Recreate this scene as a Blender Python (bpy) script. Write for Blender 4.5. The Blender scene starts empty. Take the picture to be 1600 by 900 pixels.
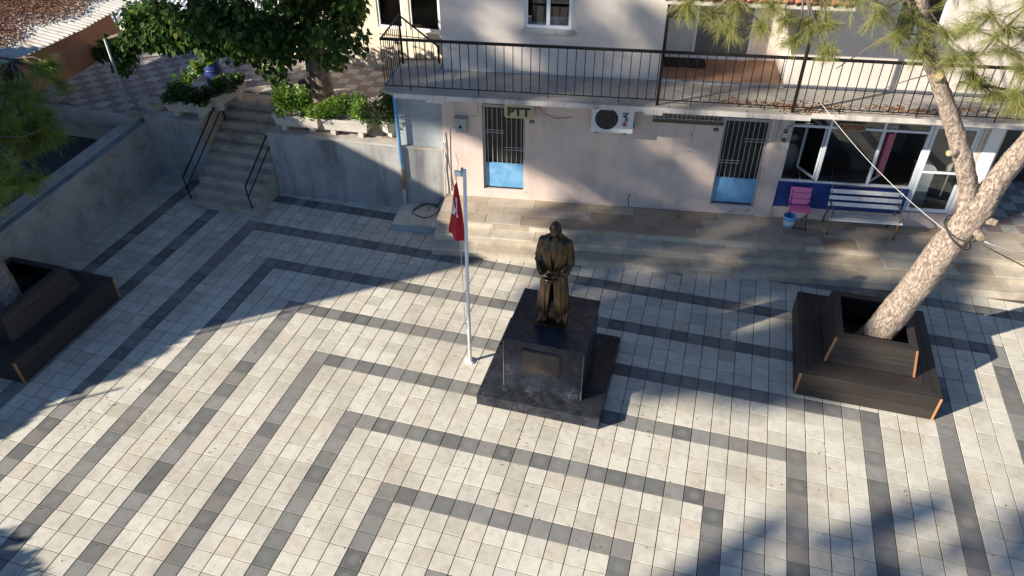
import bpy, bmesh, math, random
import numpy as np
from mathutils import Vector, Matrix
random.seed(7); rng = np.random.default_rng(7)
scn = bpy.context.scene
col = scn.collection
R = math.radians

# ------------------------------------------------------------------ camera
cam_d = bpy.data.cameras.new("camera"); cam = bpy.data.objects.new("camera", cam_d); col.objects.link(cam)
_r = Vector((0.962, 0.2746, -0.002)); _d = Vector((0.1675, -0.593, -0.7875)); _f = Vector((-0.218, 0.7568, -0.616))
_f.normalize(); _r = (_r - _f * _r.dot(_f)).normalized(); _u = _r.cross(_f)
cam.matrix_world = Matrix(((_r.x, _u.x, -_f.x, 1.992), (_r.y, _u.y, -_f.y, -5.235), (_r.z, _u.z, -_f.z, 9.477), (0, 0, 0, 1)))
cam_d.sensor_width = 36.0; cam_d.lens = 36.0 * 1169.39 / 1600.0
cam_d.clip_start = 0.1; cam_d.clip_end = 2000
scn.camera = cam

# ------------------------------------------------------------------ sky, sun, exposure
SUN_AZ = R(38.3); SUN_EL = R(23.5)          # direction the light travels over the ground, height of the sun
w = bpy.data.worlds.new("World"); scn.world = w; w.use_nodes = True
wn = w.node_tree; sky = wn.nodes.new('ShaderNodeTexSky'); sky.sky_type = 'NISHITA'; sky.sun_disc = False
sky.sun_elevation = SUN_EL; sky.sun_rotation = math.atan2(-math.cos(SUN_AZ), -math.sin(SUN_AZ))
sky.air_density = 0.75; sky.dust_density = 0.15; sky.ozone_density = 4.0
bg = wn.nodes['Background']; bg.inputs['Strength'].default_value = 0.075
wn.links.new(sky.outputs[0], bg.inputs['Color'])
sd = bpy.data.lights.new("sun", 'SUN'); sd.energy = 5.0; sd.angle = R(0.53); sd.color = (1.0, 0.90, 0.76)
sun = bpy.data.objects.new("sun", sd); col.objects.link(sun)
trav = Vector((math.cos(SUN_AZ) * math.cos(SUN_EL), math.sin(SUN_AZ) * math.cos(SUN_EL), -math.sin(SUN_EL)))
sun.rotation_euler = trav.to_track_quat('-Z', 'Y').to_euler(); sun.location = (-20, -16, 20)
scn.view_settings.view_transform = 'Standard'; scn.view_settings.look = 'None'
scn.view_settings.exposure = 1.0; scn.view_settings.gamma = 1.0
scn.view_settings.use_curve_mapping = False

# ------------------------------------------------------------------ materials
class NT:
    def __init__(s, name):
        s.m = bpy.data.materials.new(name); s.m.use_nodes = True; s.t = s.m.node_tree
        s.b = s.t.nodes['Principled BSDF']; s.out = s.t.nodes['Material Output']
    def n(s, typ, **kw):
        nd = s.t.nodes.new(typ)
        for k, v in kw.items():
            if k.startswith('i_'):
                key = k[2:]; key = int(key) if key.isdigit() else key.replace('_', ' ')
                nd.inputs[key].default_value = v
            else: setattr(nd, k, v)
        return nd
    def l(s, a, b): s.t.links.new(a, b)
    def pos(s): return s.n('ShaderNodeNewGeometry').outputs['Position']
    def noise(s, scale, detail=4, rough=0.6, vec=None):
        nd = s.n('ShaderNodeTexNoise'); nd.inputs['Scale'].default_value = scale; nd.inputs['Detail'].default_value = detail
        nd.inputs['Roughness'].default_value = rough
        s.l(vec if vec is not None else s.pos(), nd.inputs['Vector']); return nd.outputs['Fac']
    def ramp(s, fac, stops, interp='LINEAR'):
        nd = s.n('ShaderNodeValToRGB'); cr = nd.color_ramp; cr.interpolation = interp
        while len(cr.elements) < len(stops): cr.elements.new(0.5)
        for e, (p, c) in zip(cr.elements, stops):
            e.position = p; e.color = (*c, 1) if len(c) == 3 else c
        s.l(fac, nd.inputs['Fac']); return nd.outputs['Color']
    def mix(s, a, b, fac, mode='MIX'):
        nd = s.n('ShaderNodeMix', data_type='RGBA', blend_type=mode)
        for i, v in ((6, a), (7, b)):
            if isinstance(v, (tuple, list)): nd.inputs[i].default_value = (*v, 1)
            else: s.l(v, nd.inputs[i])
        if isinstance(fac, (int, float)): nd.inputs[0].default_value = fac
        else: s.l(fac, nd.inputs[0])
        return nd.outputs[2]
    def math(s, op, a, b=None):
        nd = s.n('ShaderNodeMath', operation=op)
        for i, v in ((0, a), (1, b)):
            if v is None: continue
            if isinstance(v, (int, float)): nd.inputs[i].default_value = v
            else: s.l(v, nd.inputs[i])
        return nd.outputs[0]
    def bump(s, h, strength=0.3, dist=0.01):
        nd = s.n('ShaderNodeBump'); nd.inputs['Strength'].default_value = strength; nd.inputs['Distance'].default_value = dist
        s.l(h, nd.inputs['Height']); s.l(nd.outputs[0], s.b.inputs['Normal'])
    def base(s, c):
        if isinstance(c, (tuple, list)): s.b.inputs['Base Color'].default_value = (*c, 1)
        else: s.l(c, s.b.inputs['Base Color'])
    def rough(s, r):
        if isinstance(r, (int, float)): s.b.inputs['Roughness'].default_value = r
        else: s.l(r, s.b.inputs['Roughness'])

def mottled(name, c, var=0.25, scale=3.0, rough=0.8, bump=0.2, bscale=60, metal=0.0, stain=None, stain_amt=0.5, sscale=1.2, spec=0.5, zstreak=False):
    """a plain coloured surface with uneven tone, fine relief and (optional) stains of a second colour"""
    t = NT(name)
    f = t.noise(scale, 6, 0.65)
    dark = tuple(x * (1 - var) for x in c); lite = tuple(min(1, x * (1 + var * 0.6)) for x in c)
    cc = t.ramp(f, [(0.28, dark), (0.5, c), (0.75, lite)])
    if stain:
        vec = None
        if zstreak:
            mp = t.n('ShaderNodeMapping'); mp.inputs['Scale'].default_value = (1, 1, 0.12); t.l(t.pos(), mp.inputs['Vector']); vec = mp.outputs[0]
        g = t.noise(sscale, 7, 0.7, vec)
        k = t.ramp(g, [(0.5, (0, 0, 0)), (0.72, (stain_amt,) * 3)])
        cc = t.mix(cc, stain, k)
    t.base(cc); t.rough(rough); t.b.inputs['Metallic'].default_value = metal
    t.b.inputs['Specular IOR Level'].default_value = spec
    if bump: t.bump(t.noise(bscale, 5, 0.7), bump, 0.006)
    return t.m

def paver(name, stops, stain, cell=0.3, off=0.5, rough=0.75, worn=None):
    t = NT(name)
    sep = t.n('ShaderNodeSeparateXYZ'); t.l(t.pos(), sep.inputs[0])
    cx = t.math('FLOOR', t.math('ADD', t.math('DIVIDE', sep.outputs[0], cell), off)); cy = t.math('FLOOR', t.math('DIVIDE', sep.outputs[1], cell))
    cb = t.n('ShaderNodeCombineXYZ'); t.l(cx, cb.inputs[0]); t.l(cy, cb.inputs[1])
    wnz = t.n('ShaderNodeTexWhiteNoise', noise_dimensions='2D'); t.l(cb.outputs[0], wnz.inputs['Vector'])
    c = t.ramp(wnz.outputs['Value'], stops)
    off2 = t.n('ShaderNodeVectorMath', operation='ADD'); t.l(t.pos(), off2.inputs[0])
    sc = t.n('ShaderNodeVectorMath', operation='SCALE'); t.l(wnz.outputs['Color'], sc.inputs[0]); sc.inputs['Scale'].default_value = 7.0
    t.l(sc.outputs[0], off2.inputs[1])
    f = t.noise(7, 6, 0.7, off2.outputs[0])
    c = t.mix(c, t.ramp(f, [(0.3, (0.80, 0.79, 0.78)), (0.5, (0.98, 0.98, 0.98)), (0.75, (1.08, 1.08, 1.09))]), 1.0, 'MULTIPLY')
    if worn:
        fx = t.math('SUBTRACT', t.math('FRACT', t.math('ADD', t.math('DIVIDE', sep.outputs[0], cell), off)), 0.5); fy = t.math('SUBTRACT', t.math('FRACT', t.math('DIVIDE', sep.outputs[1], cell)), 0.5)
        d2 = t.math('ADD', t.math('MULTIPLY', fx, fx), t.math('MULTIPLY', fy, fy)); d2 = t.math('ADD', d2, t.math('MULTIPLY', t.math('SUBTRACT', f, 0.5), 0.22))
        cs = t.n('ShaderNodeSeparateColor'); t.l(wnz.outputs['Color'], cs.inputs[0])
        k = t.math('MULTIPLY', t.ramp(d2, [(0.02, (1, 1, 1)), (0.11, (0, 0, 0))]), t.math('MULTIPLY', cs.outputs[1], 0.38)); c = t.mix(c, worn, k)
    g = t.noise(0.55, 7, 0.72)
    c = t.mix(c, stain, t.ramp(g, [(0.47, (0, 0, 0)), (0.72, (0.6,) * 3)]))
    g2 = t.noise(2.6, 8, 0.78); c = t.mix(c, stain, t.ramp(g2, [(0.56, (0, 0, 0)), (0.7, (0.45,) * 3)]))
    sp = t.noise(38, 3, 0.5); spm = t.math('MULTIPLY', t.ramp(sp, [(0.68, (0, 0, 0)), (0.72, (1, 1, 1))]), t.ramp(t.noise(0.9, 3, 0.5), [(0.46, (0, 0, 0)), (0.64, (0.85,) * 3)]))
    c = t.mix(c, (0.05, 0.042, 0.035), spm)
    t.base(c); t.rough(rough); t.b.inputs['Specular IOR Level'].default_value = 0.35
    t.bump(t.noise(90, 4, 0.7), 0.25, 0.004)
    return t.m

def slab_mat(name, stops, vary=0.5, scale=5, rough=0.7, stain=(0.12, 0.09, 0.06)):
    t = NT(name)
    oi = t.n('ShaderNodeObjectInfo')
    c = t.ramp(oi.outputs['Random'], stops)
    f = t.noise(scale, 6, 0.7)
    c = t.mix(c, t.ramp(f, [(0.25, (0.6, 0.58, 0.56)), (0.5, (1, 1, 1)), (0.8, (1.2, 1.2, 1.2))]), vary, 'MULTIPLY')
    g = t.noise(1.3, 7, 0.75)
    c = t.mix(c, stain, t.ramp(g, [(0.5, (0, 0, 0)), (0.74, (0.55,) * 3)]))
    t.base(c); t.rough(rough); t.bump(t.noise(70, 4, 0.7), 0.25, 0.005)
    return t.m

def wood(name, c1, c2, axis=0, rough=0.55):
    t = NT(name)
    tc = t.n('ShaderNodeTexCoord'); oi = t.n('ShaderNodeObjectInfo')
    mp = t.n('ShaderNodeMapping'); s = [26.0, 26.0, 26.0]; s[axis] = 1.2; mp.inputs['Scale'].default_value = s
    t.l(t.pos(), mp.inputs['Vector'])
    sc = t.n('ShaderNodeVectorMath', operation='ADD'); t.l(mp.outputs[0], sc.inputs[0])
    cb = t.n('ShaderNodeCombineXYZ'); t.l(t.math('MULTIPLY', oi.outputs['Random'], 40.0), cb.inputs[0]); t.l(cb.outputs[0], sc.inputs[1])
    f = t.noise(1.0, 5, 0.6, sc.outputs[0])
    c = t.ramp(f, [(0.3, c1), (0.7, c2)])
    c = t.mix(c, t.ramp(oi.outputs['Random'], [(0, (0.8,) * 3), (1, (1.2,) * 3)]), 1.0, 'MULTIPLY')
    t.base(c); t.rough(rough); t.bump(f, 0.3, 0.003); return t.m

def marble(name, plain=(0.010, 0.012, 0.017)):
    t = NT(name)
    n1 = t.noise(5, 8, 0.7)
    dist = t.n('ShaderNodeVectorMath', operation='ADD'); t.l(t.pos(), dist.inputs[0])
    nz = t.n('ShaderNodeTexNoise'); nz.inputs['Scale'].default_value = 4; nz.inputs['Detail'].default_value = 6; t.l(t.pos(), nz.inputs['Vector'])
    s = t.n('ShaderNodeVectorMath', operation='SCALE'); s.inputs['Scale'].default_value = 0.35; t.l(nz.outputs['Color'], s.inputs[0]); t.l(s.outputs[0], dist.inputs[1])
    v = t.n('ShaderNodeTexVoronoi', feature='DISTANCE_TO_EDGE'); v.inputs['Scale'].default_value = 7; t.l(dist.outputs[0], v.inputs['Vector'])
    vein = t.ramp(v.outputs['Distance'], [(0.0, (1, 1, 1)), (0.045, (0, 0, 0))])
    k = t.math('MULTIPLY', vein, t.ramp(t.noise(3, 5, 0.6), [(0.5, (0, 0, 0)), (0.72, (0.4,) * 3)]))
    fl = t.ramp(t.noise(34, 5, 0.75), [(0.55, (0, 0, 0)), (0.70, (0.6,) * 3)])
    fl = t.math('MULTIPLY', fl, t.ramp(t.noise(4.5, 4, 0.6), [(0.4, (0.2,) * 3), (0.62, (1, 1, 1))]))
    c = t.ramp(n1, [(0.35, plain), (0.65, tuple(x * 3.2 for x in plain))])
    c = t.mix(c, (0.10, 0.115, 0.14), fl); c = t.mix(c, (0.30, 0.31, 0.33), k)
    t.base(c); t.rough(t.ramp(t.noise(9, 4, 0.6), [(0.3, (0.22,) * 3), (0.7, (0.42,) * 3)])); t.b.inputs['Specular IOR Level'].default_value = 0.24; return t.m

def leaf_mat(name, stops, trans=0.35, rough=0.5):
    t = NT(name)
    g = t.n('ShaderNodeNewGeometry'); c = t.ramp(g.outputs['Random Per Island'], stops)
    t.base(c); t.rough(rough); t.b.inputs['Specular IOR Level'].default_value = 0.3 if rough < .7 else 0.12
    tr = t.n('ShaderNodeBsdfTranslucent'); t.l(c, tr.inputs['Color'])
    mx = t.n('ShaderNodeMixShader'); mx.inputs[0].default_value = trans
    t.l(t.b.outputs[0], mx.inputs[1]); t.l(tr.outputs[0], mx.inputs[2]); t.l(mx.outputs[0], t.out.inputs[0]); return t.m

def glass_mat(name, tint=(0.75, 0.8, 0.82)):
    t = NT(name); t.t.nodes.remove(t.b)
    tr = t.n('ShaderNodeBsdfTransparent'); tr.inputs[0].default_value = (*tint, 1)
    gl = t.n('ShaderNodeBsdfGlossy'); gl.inputs['Roughness'].default_value = 0.02; gl.inputs[0].default_value = (1, 1, 1, 1)
    fr = t.n('ShaderNodeFresnel'); fr.inputs[0].default_value = 1.5
    mx = t.n('ShaderNodeMixShader'); t.l(fr.outputs[0], mx.inputs[0]); t.l(tr.outputs[0], mx.inputs[1]); t.l(gl.outputs[0], mx.inputs[2]); t.l(mx.outputs[0], t.out.inputs[0]); return t.m

def bark_mat(name, c1, c2, c3, scale=9):
    t = NT(name)
    mp = t.n('ShaderNodeMapping'); mp.inputs['Scale'].default_value = (1.6, 1.6, 0.75); t.l(t.pos(), mp.inputs['Vector'])
    nz = t.n('ShaderNodeTexNoise'); nz.inputs['Scale'].default_value = 5; nz.inputs['Detail'].default_value = 4; t.l(mp.outputs[0], nz.inputs['Vector'])
    s = t.n('ShaderNodeVectorMath', operation='SCALE'); s.inputs['Scale'].default_value = 0.25; t.l(nz.outputs['Color'], s.inputs[0])
    ad = t.n('ShaderNodeVectorMath', operation='ADD'); t.l(mp.outputs[0], ad.inputs[0]); t.l(s.outputs[0], ad.inputs[1])
    crack = t.ramp(t.noise(scale, 8, 0.72, ad.outputs[0]), [(0.33, (0, 0, 0)), (0.5, (1, 1, 1))])
    f = t.noise(6, 6, 0.7)
    c = t.mix(c1, t.ramp(f, [(0.3, c2), (0.7, c3)]), crack)
    t.base(c); t.rough(0.9); t.b.inputs['Specular IOR Level'].default_value = 0.2
    t.bump(t.mix(crack, t.noise(40, 4, 0.7), 0.3), 0.9, 0.03); return t.m

M = {}
M['tile_light'] = paver('pale_paver', [(0, (0.50, 0.475, 0.395)), (0.3, (0.585, 0.56, 0.475)), (0.55, (0.655, 0.635, 0.54)), (0.85, (0.60, 0.565, 0.475)), (0.97, (0.575, 0.52, 0.42)), (1, (0.58, 0.57, 0.50))], (0.31, 0.27, 0.205))
M['tile_dark'] = paver('grey_paver', [(0, (0.12, 0.123, 0.118)), (0.25, (0.17, 0.173, 0.165)), (0.5, (0.22, 0.22, 0.207)), (0.75, (0.265, 0.262, 0.245)), (0.9, (0.235, 0.218, 0.198)), (1, (0.14, 0.138, 0.132))], (0.20, 0.185, 0.16), worn=(0.31, 0.305, 0.28))
M['mortar'] = mottled('joint_sand', (0.085, 0.073, 0.06), 0.4, 8, 0.95)
M['earth'] = mottled('earth', (0.16, 0.14, 0.11), 0.4, 0.4, 0.95)
M['asphalt'] = mottled('asphalt', (0.045, 0.046, 0.05), 0.35, 2, 0.9, 0.4, 120)
M['cement'] = mottled('grey_cement_render', (0.34, 0.335, 0.325), 0.3, 1.6, 0.9, 0.3, 40, stain=(0.12, 0.115, 0.11), stain_amt=0.9, sscale=2.6, zstreak=True)
M['cement_side'] = mottled('side_cement_render', (0.33, 0.315, 0.295), 0.35, 1.3, 0.9, 0.3, 40, stain=(0.15, 0.14, 0.13), stain_amt=0.8, sscale=1.7)
M['coping'] = mottled('coping_concrete', (0.40, 0.375, 0.335), 0.3, 2.5, 0.9, 0.3, 50, stain=(0.16, 0.14, 0.12))
M['coping_blue'] = mottled('blue_grey_paint', (0.21, 0.235, 0.26), 0.3, 3, 0.8, 0.2, 50, stain=(0.16, 0.15, 0.14))
M['stair'] = mottled('stair_concrete', (0.44, 0.375, 0.30), 0.35, 3, 0.9, 0.35, 45, stain=(0.12, 0.10, 0.085), stain_amt=0.7)
M['pink'] = mottled('pink_plaster', (0.62, 0.51, 0.445), 0.14, 1.4, 0.9, 0.3, 45, stain=(0.42, 0.33, 0.285), stain_amt=0.6, sscale=2.2, zstreak=True)
M['upper'] = mottled('cream_pink_plaster', (0.66, 0.59, 0.53), 0.10, 1.2, 0.9, 0.2, 70, stain=(0.45, 0.38, 0.34), stain_amt=0.35, sscale=1.5, zstreak=True)
M['cream'] = mottled('cream_plaster', (0.68, 0.60, 0.47), 0.10, 1.2, 0.9, 0.15, 70, stain=(0.5, 0.42, 0.32), stain_amt=0.35)
M['bluegrey'] = mottled('blue_grey_plaster', (0.33, 0.37, 0.385), 0.22, 2.2, 0.9, 0.2, 50, stain=(0.42, 0.43, 0.42), stain_amt=0.5)
M['slabtop'] = mottled('balcony_screed', (0.37, 0.35, 0.315), 0.35, 2.2, 0.9, 0.3, 50, stain=(0.12, 0.105, 0.09), stain_amt=0.7, sscale=1.1)
M['fascia'] = mottled('fascia_paint', (0.56, 0.52, 0.48), 0.2, 3, 0.85, 0.25, 60, stain=(0.10, 0.085, 0.075), stain_amt=0.85, sscale=2.4, zstreak=True)
M['terracotta'] = slab_mat('roof_tile', [(0, (0.40, 0.15, 0.09)), (0.5, (0.5, 0.21, 0.13)), (1, (0.56, 0.30, 0.20))])
M['redfloor'] = mottled('red_floor', (0.30, 0.175, 0.115), 0.3, 2, 0.6, 0.15, 50, stain=(0.45, 0.30, 0.2))
M['black_iron'] = mottled('black_iron', (0.009, 0.0085, 0.009), 0.3, 9, 0.6, 0.15, 90, spec=0.25)
M['white_bar'] = mottled('off_white_bar', (0.42, 0.42, 0.40), 0.2, 9, 0.5, 0.1, 90, stain=(0.35, 0.27, 0.2), stain_amt=0.5, sscale=5)
M['door_blue'] = mottled('sky_blue_paint', (0.13, 0.34, 0.56), 0.25, 3, 0.45, 0.12, 60, stain=(0.34, 0.50, 0.62), stain_amt=0.7, sscale=3.0)
M['door_frame'] = mottled('grey_door_frame', (0.36, 0.36, 0.36), 0.2, 4, 0.6)
M['dado'] = mottled('navy_paint', (0.014, 0.045, 0.22), 0.3, 3, 0.55, 0.15, 60, stain=(0.03, 0.03, 0.06), stain_amt=0.6)
M['alu'] = mottled('white_aluminium', (0.62, 0.66, 0.70), 0.1, 4, 0.4, 0.05)
M['pvc'] = mottled('white_pvc', (0.78, 0.80, 0.83), 0.06, 4, 0.35, 0)
M['glass'] = glass_mat('window_glass')
M['dark_glass'] = mottled('dark_dusty_glass', (0.028, 0.028, 0.024), 0.4, 3, 0.35, 0, stain=(0.06, 0.055, 0.04), spec=0.25)
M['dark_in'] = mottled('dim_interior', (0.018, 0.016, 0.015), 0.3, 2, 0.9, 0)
M['room_wall'] = mottled('room_wall', (0.30, 0.28, 0.24), 0.2, 2, 0.9, 0)
M['room_floor'] = mottled('room_floor', (0.26, 0.21, 0.16), 0.3, 4, 0.6, 0)
M['curtain'] = mottled('brown_curtain', (0.13, 0.085, 0.055), 0.3, 4, 0.9, 0)
M['stone_a'] = slab_mat('travertine_step', [(0, (0.38, 0.32, 0.24)), (0.35, (0.49, 0.43, 0.335)), (0.7, (0.54, 0.49, 0.40)), (1, (0.42, 0.35, 0.27))])
M['stone_b'] = slab_mat('platform_stone', [(0, (0.29, 0.23, 0.17)), (0.4, (0.38, 0.315, 0.24)), (0.75, (0.45, 0.385, 0.30)), (1, (0.42, 0.37, 0.31))])
M['marble'] = marble('dark_veined_marble')
M['marble_base'] = marble('dark_base_marble', (0.011, 0.0125, 0.016))
M['edge'] = mottled('worn_stone_edge', (0.15, 0.135, 0.12), 0.3, 9, 0.6, 0)
M['bronze'] = None
t = NT('dark_bronze'); f = t.noise(3.5, 5, 0.6)
t.base(t.ramp(f, [(0.25, (0.05, 0.038, 0.026)), (0.5, (0.078, 0.056, 0.036)), (0.8, (0.135, 0.094, 0.058))])); t.b.inputs['Metallic'].default_value = 0.8
t.rough(t.ramp(t.noise(15, 4, 0.6), [(0.3, (0.24,) * 3), (0.7, (0.34,) * 3)])); t.bump(t.noise(40, 4, 0.6), 0.12, 0.004); M['bronze'] = t.m
M['bronze_dark'] = mottled('dark_hair_bronze', (0.045, 0.034, 0.024), 0.3, 20, 0.4, 0.3, 70, metal=0.7)
M['plaque'] = mottled('worn_plaque', (0.035, 0.03, 0.028), 0.5, 9, 0.45, 0.3, 60, stain=(0.11, 0.065, 0.05), stain_amt=0.6, sscale=6)
M['plank'] = wood('dark_plank', (0.020, 0.0165, 0.0145), (0.036, 0.029, 0.025), 0)
M['plank_y'] = wood('dark_plank_side', (0.020, 0.0165, 0.0145), (0.036, 0.029, 0.025), 1)
M['plank_end'] = wood('orange_end_grain', (0.33, 0.145, 0.06), (0.44, 0.21, 0.095), 2)
M['soil'] = mottled('soil', (0.05, 0.036, 0.026), 0.5, 12, 0.95, 0.6, 40)
M['pole_white'] = mottled('white_painted_steel', (0.82, 0.82, 0.82), 0.08, 6, 0.4, 0)
M['blue_pipe'] = None
t = NT('peeling_blue_pipe'); sep = t.n('ShaderNodeSeparateXYZ'); t.l(t.pos(), sep.inputs[0])
zz = t.math('ADD', sep.outputs[2], t.math('MULTIPLY', t.math('SUBTRACT', t.noise(9, 4, 0.6), 0.5), 0.35))
t.base(t.ramp(t.math('DIVIDE', zz, 4.0), [(0, (0.66, 0.67, 0.66)), (0.14, (0.66, 0.67, 0.66)), (0.16, (0.30, 0.17, 0.09)), (0.26, (0.40, 0.28, 0.18)), (0.285, (0.33, 0.55, 0.68)), (0.32, (0.16, 0.36, 0.58)), (1, (0.13, 0.32, 0.56))]))
t.rough(0.5); M['blue_pipe'] = t.m
M['flag_red'] = mottled('red_flag_cloth', (0.42, 0.010, 0.020), 0.15, 8, 0.75, 0.05)
M['flag_white'] = mottled('white_flag_cloth', (0.74, 0.72, 0.72), 0.06, 8, 0.75, 0)
M['yellow'] = mottled('yellow_sign_plate', (0.40, 0.395, 0.24), 0.12, 4, 0.5, 0.05, stain=(0.3, 0.25, 0.1), stain_amt=0.4, sscale=4)
M['black'] = mottled('black_plastic', (0.012, 0.012, 0.013), 0.2, 5, 0.5, 0)
M['ac_white'] = mottled('air_conditioner_casing', (0.62, 0.655, 0.66), 0.06, 4, 0.45, 0.03)
M['red_mark'] = mottled('red_print', (0.42, 0.055, 0.05), 0.1, 5, 0.5, 0)
M['navy'] = mottled('navy_enamel', (0.012, 0.02, 0.08), 0.1, 5, 0.3, 0)
M['white'] = mottled('white_enamel', (0.75, 0.75, 0.75), 0.05, 5, 0.4, 0)
M['steel_box'] = mottled('grey_meter_box', (0.33, 0.36, 0.355), 0.15, 6, 0.5, 0.05, stain=(0.2, 0.17, 0.14))
M['berber'] = mottled('faded_sign_board', (0.28, 0.21, 0.115), 0.2, 6, 0.6, 0)
M['berber_ink'] = mottled('faded_red_ink', (0.22, 0.065, 0.04), 0.2, 6, 0.6, 0)
M['bench_white'] = mottled('worn_white_slat', (0.78, 0.77, 0.74), 0.15, 8, 0.6, 0.1, 60, stain=(0.4, 0.36, 0.3), stain_amt=0.5, sscale=5)
M['bench_grey'] = mottled('worn_grey_slat', (0.50, 0.49, 0.465), 0.2, 8, 0.7, 0.15, 60, stain=(0.25, 0.22, 0.18), stain_amt=0.6, sscale=5)
M['bench_iron'] = mottled('bench_iron', (0.14, 0.12, 0.10), 0.3, 9, 0.6, 0.15, 60, stain=(0.22, 0.10, 0.045), stain_amt=0.8, sscale=4)
M['rust'] = mottled('rusty_iron', (0.26, 0.10, 0.035), 0.4, 9, 0.8, 0.2, 60)
M['pinkchair'] = mottled('pink_plastic', (0.72, 0.19, 0.40), 0.08, 5, 0.5, 0.03)
M['bucket_w'] = mottled('white_bucket', (0.62, 0.70, 0.76), 0.1, 8, 0.4, 0)
M['bucket_b'] = mottled('blue_bucket_band', (0.09, 0.33, 0.66), 0.1, 8, 0.4, 0)
M['towel'] = mottled('pink_towel', (0.55, 0.17, 0.22), 0.15, 9, 0.95, 0.2, 120)
M['trough'] = mottled('cast_concrete', (0.53, 0.49, 0.43), 0.2, 4, 0.9, 0.3, 50, stain=(0.25, 0.22, 0.18), stain_amt=0.6, sscale=2.5)
M['barrel'] = mottled('blue_plastic', (0.015, 0.035, 0.16), 0.15, 5, 0.4, 0)
M['tarp'] = mottled('orange_tarp', (0.46, 0.17, 0.07), 0.2, 2, 0.75, 0.1, 40, stain=(0.30, 0.11, 0.05), stain_amt=0.6)
M['corrug'] = mottled('grey_corrugated_sheet', (0.50, 0.49, 0.45), 0.2, 2.5, 0.7, 0.1, 60, stain=(0.22, 0.115, 0.065), stain_amt=1.0, sscale=0.9)
M['corrug_white'] = mottled('white_corrugated_sheet', (0.74, 0.74, 0.76), 0.08, 3, 0.5, 0)
M['litter'] = leaf_mat('dry_leaf', [(0, (0.16, 0.065, 0.03)), (0.5, (0.26, 0.12, 0.06)), (1, (0.36, 0.20, 0.10))], 0.1)
M['steel'] = mottled('galvanised_steel', (0.36, 0.37, 0.38), 0.2, 6, 0.5, 0)
M['wire_white'] = mottled('white_cable', (0.62, 0.60, 0.55), 0.1, 6, 0.6, 0)
M['wire_dark'] = mottled('dark_rope', (0.05, 0.045, 0.045), 0.1, 6, 0.8, 0)
M['mat'] = mottled('black_doormat', (0.02, 0.02, 0.021), 0.3, 10, 0.95, 0.4, 90)
M['pine_bark'] = bark_mat('pine_bark', (0.22, 0.172, 0.138), (0.315, 0.25, 0.20), (0.40, 0.325, 0.265), 18)
M['mul_bark'] = bark_mat('mulberry_bark', (0.05, 0.04, 0.032), (0.16, 0.13, 0.10), (0.30, 0.25, 0.2), 8)
M['cutwood'] = mottled('cut_wood', (0.40, 0.28, 0.15), 0.25, 14, 0.8, 0.1)
M['twig'] = mottled('twig', (0.14, 0.105, 0.08), 0.2, 9, 0.9, 0)
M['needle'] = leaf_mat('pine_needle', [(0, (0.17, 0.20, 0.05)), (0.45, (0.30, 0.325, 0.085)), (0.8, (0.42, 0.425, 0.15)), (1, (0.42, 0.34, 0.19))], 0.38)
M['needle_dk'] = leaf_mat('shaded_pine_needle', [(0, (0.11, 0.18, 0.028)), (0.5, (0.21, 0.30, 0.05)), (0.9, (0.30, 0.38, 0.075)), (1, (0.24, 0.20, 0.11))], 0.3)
M['mulberry'] = leaf_mat('mulberry_leaf', [(0, (0.024, 0.056, 0.014)), (0.5, (0.046, 0.095, 0.024)), (0.85, (0.085, 0.15, 0.034)), (1, (0.20, 0.23, 0.05))], 0.32, 0.75)
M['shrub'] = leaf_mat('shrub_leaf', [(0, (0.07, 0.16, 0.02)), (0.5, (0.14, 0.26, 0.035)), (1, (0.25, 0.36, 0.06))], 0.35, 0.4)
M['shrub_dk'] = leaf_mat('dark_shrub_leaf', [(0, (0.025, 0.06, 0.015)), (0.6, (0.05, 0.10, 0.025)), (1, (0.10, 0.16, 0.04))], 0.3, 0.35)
M['offtree'] = leaf_mat('tree_leaf', [(0, (0.05, 0.09, 0.02)), (1, (0.10, 0.15, 0.04))], 0.2)
M['terr_a'] = slab_mat('grey_terrace_tile', [(0, (0.32, 0.305, 0.285)), (1, (0.45, 0.425, 0.39))], 0.6, 9)
M['terr_b'] = slab_mat('red_terrace_tile', [(0, (0.20, 0.155, 0.14)), (1, (0.265, 0.205, 0.185))], 0.6, 9)
M['skin_chrome'] = mottled('chair_chrome', (0.5, 0.5, 0.5), 0.1, 5, 0.25, 0, metal=0.9)
M['vinyl'] = mottled('grey_vinyl', (0.16, 0.16, 0.165), 0.15, 5, 0.45, 0)
M['stucco_far'] = mottled('ochre_stucco', (0.48, 0.40, 0.30), 0.15, 1, 0.9, 0.1)

# ------------------------------------------------------------------ mesh helpers
ORG = {}
def link(o): col.objects.link(o); return o
def rotz(v, a): return Vector((v[0] * math.cos(a) - v[1] * math.sin(a), v[0] * math.sin(a) + v[1] * math.cos(a), v[2]))
def tag(o, label=None, cat=None, group=None, kind=None):
    if label: o['label'] = label
    if cat: o['category'] = cat
    if group: o['group'] = group
    if kind: o['kind'] = kind
    return o
def root(name, org, ang=0.0, label=None, cat=None, group=None, kind=None):
    """Empty at a thing's base; org is given in the (rotated) frame the parts are modelled in"""
    o = link(bpy.data.objects.new(name, None)); o.empty_display_size = 0.2
    o.location = rotz(org, ang); o.rotation_euler = (0, 0, ang); ORG[o] = Vector(org)
    return tag(o, label, cat, group, kind)

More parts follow.
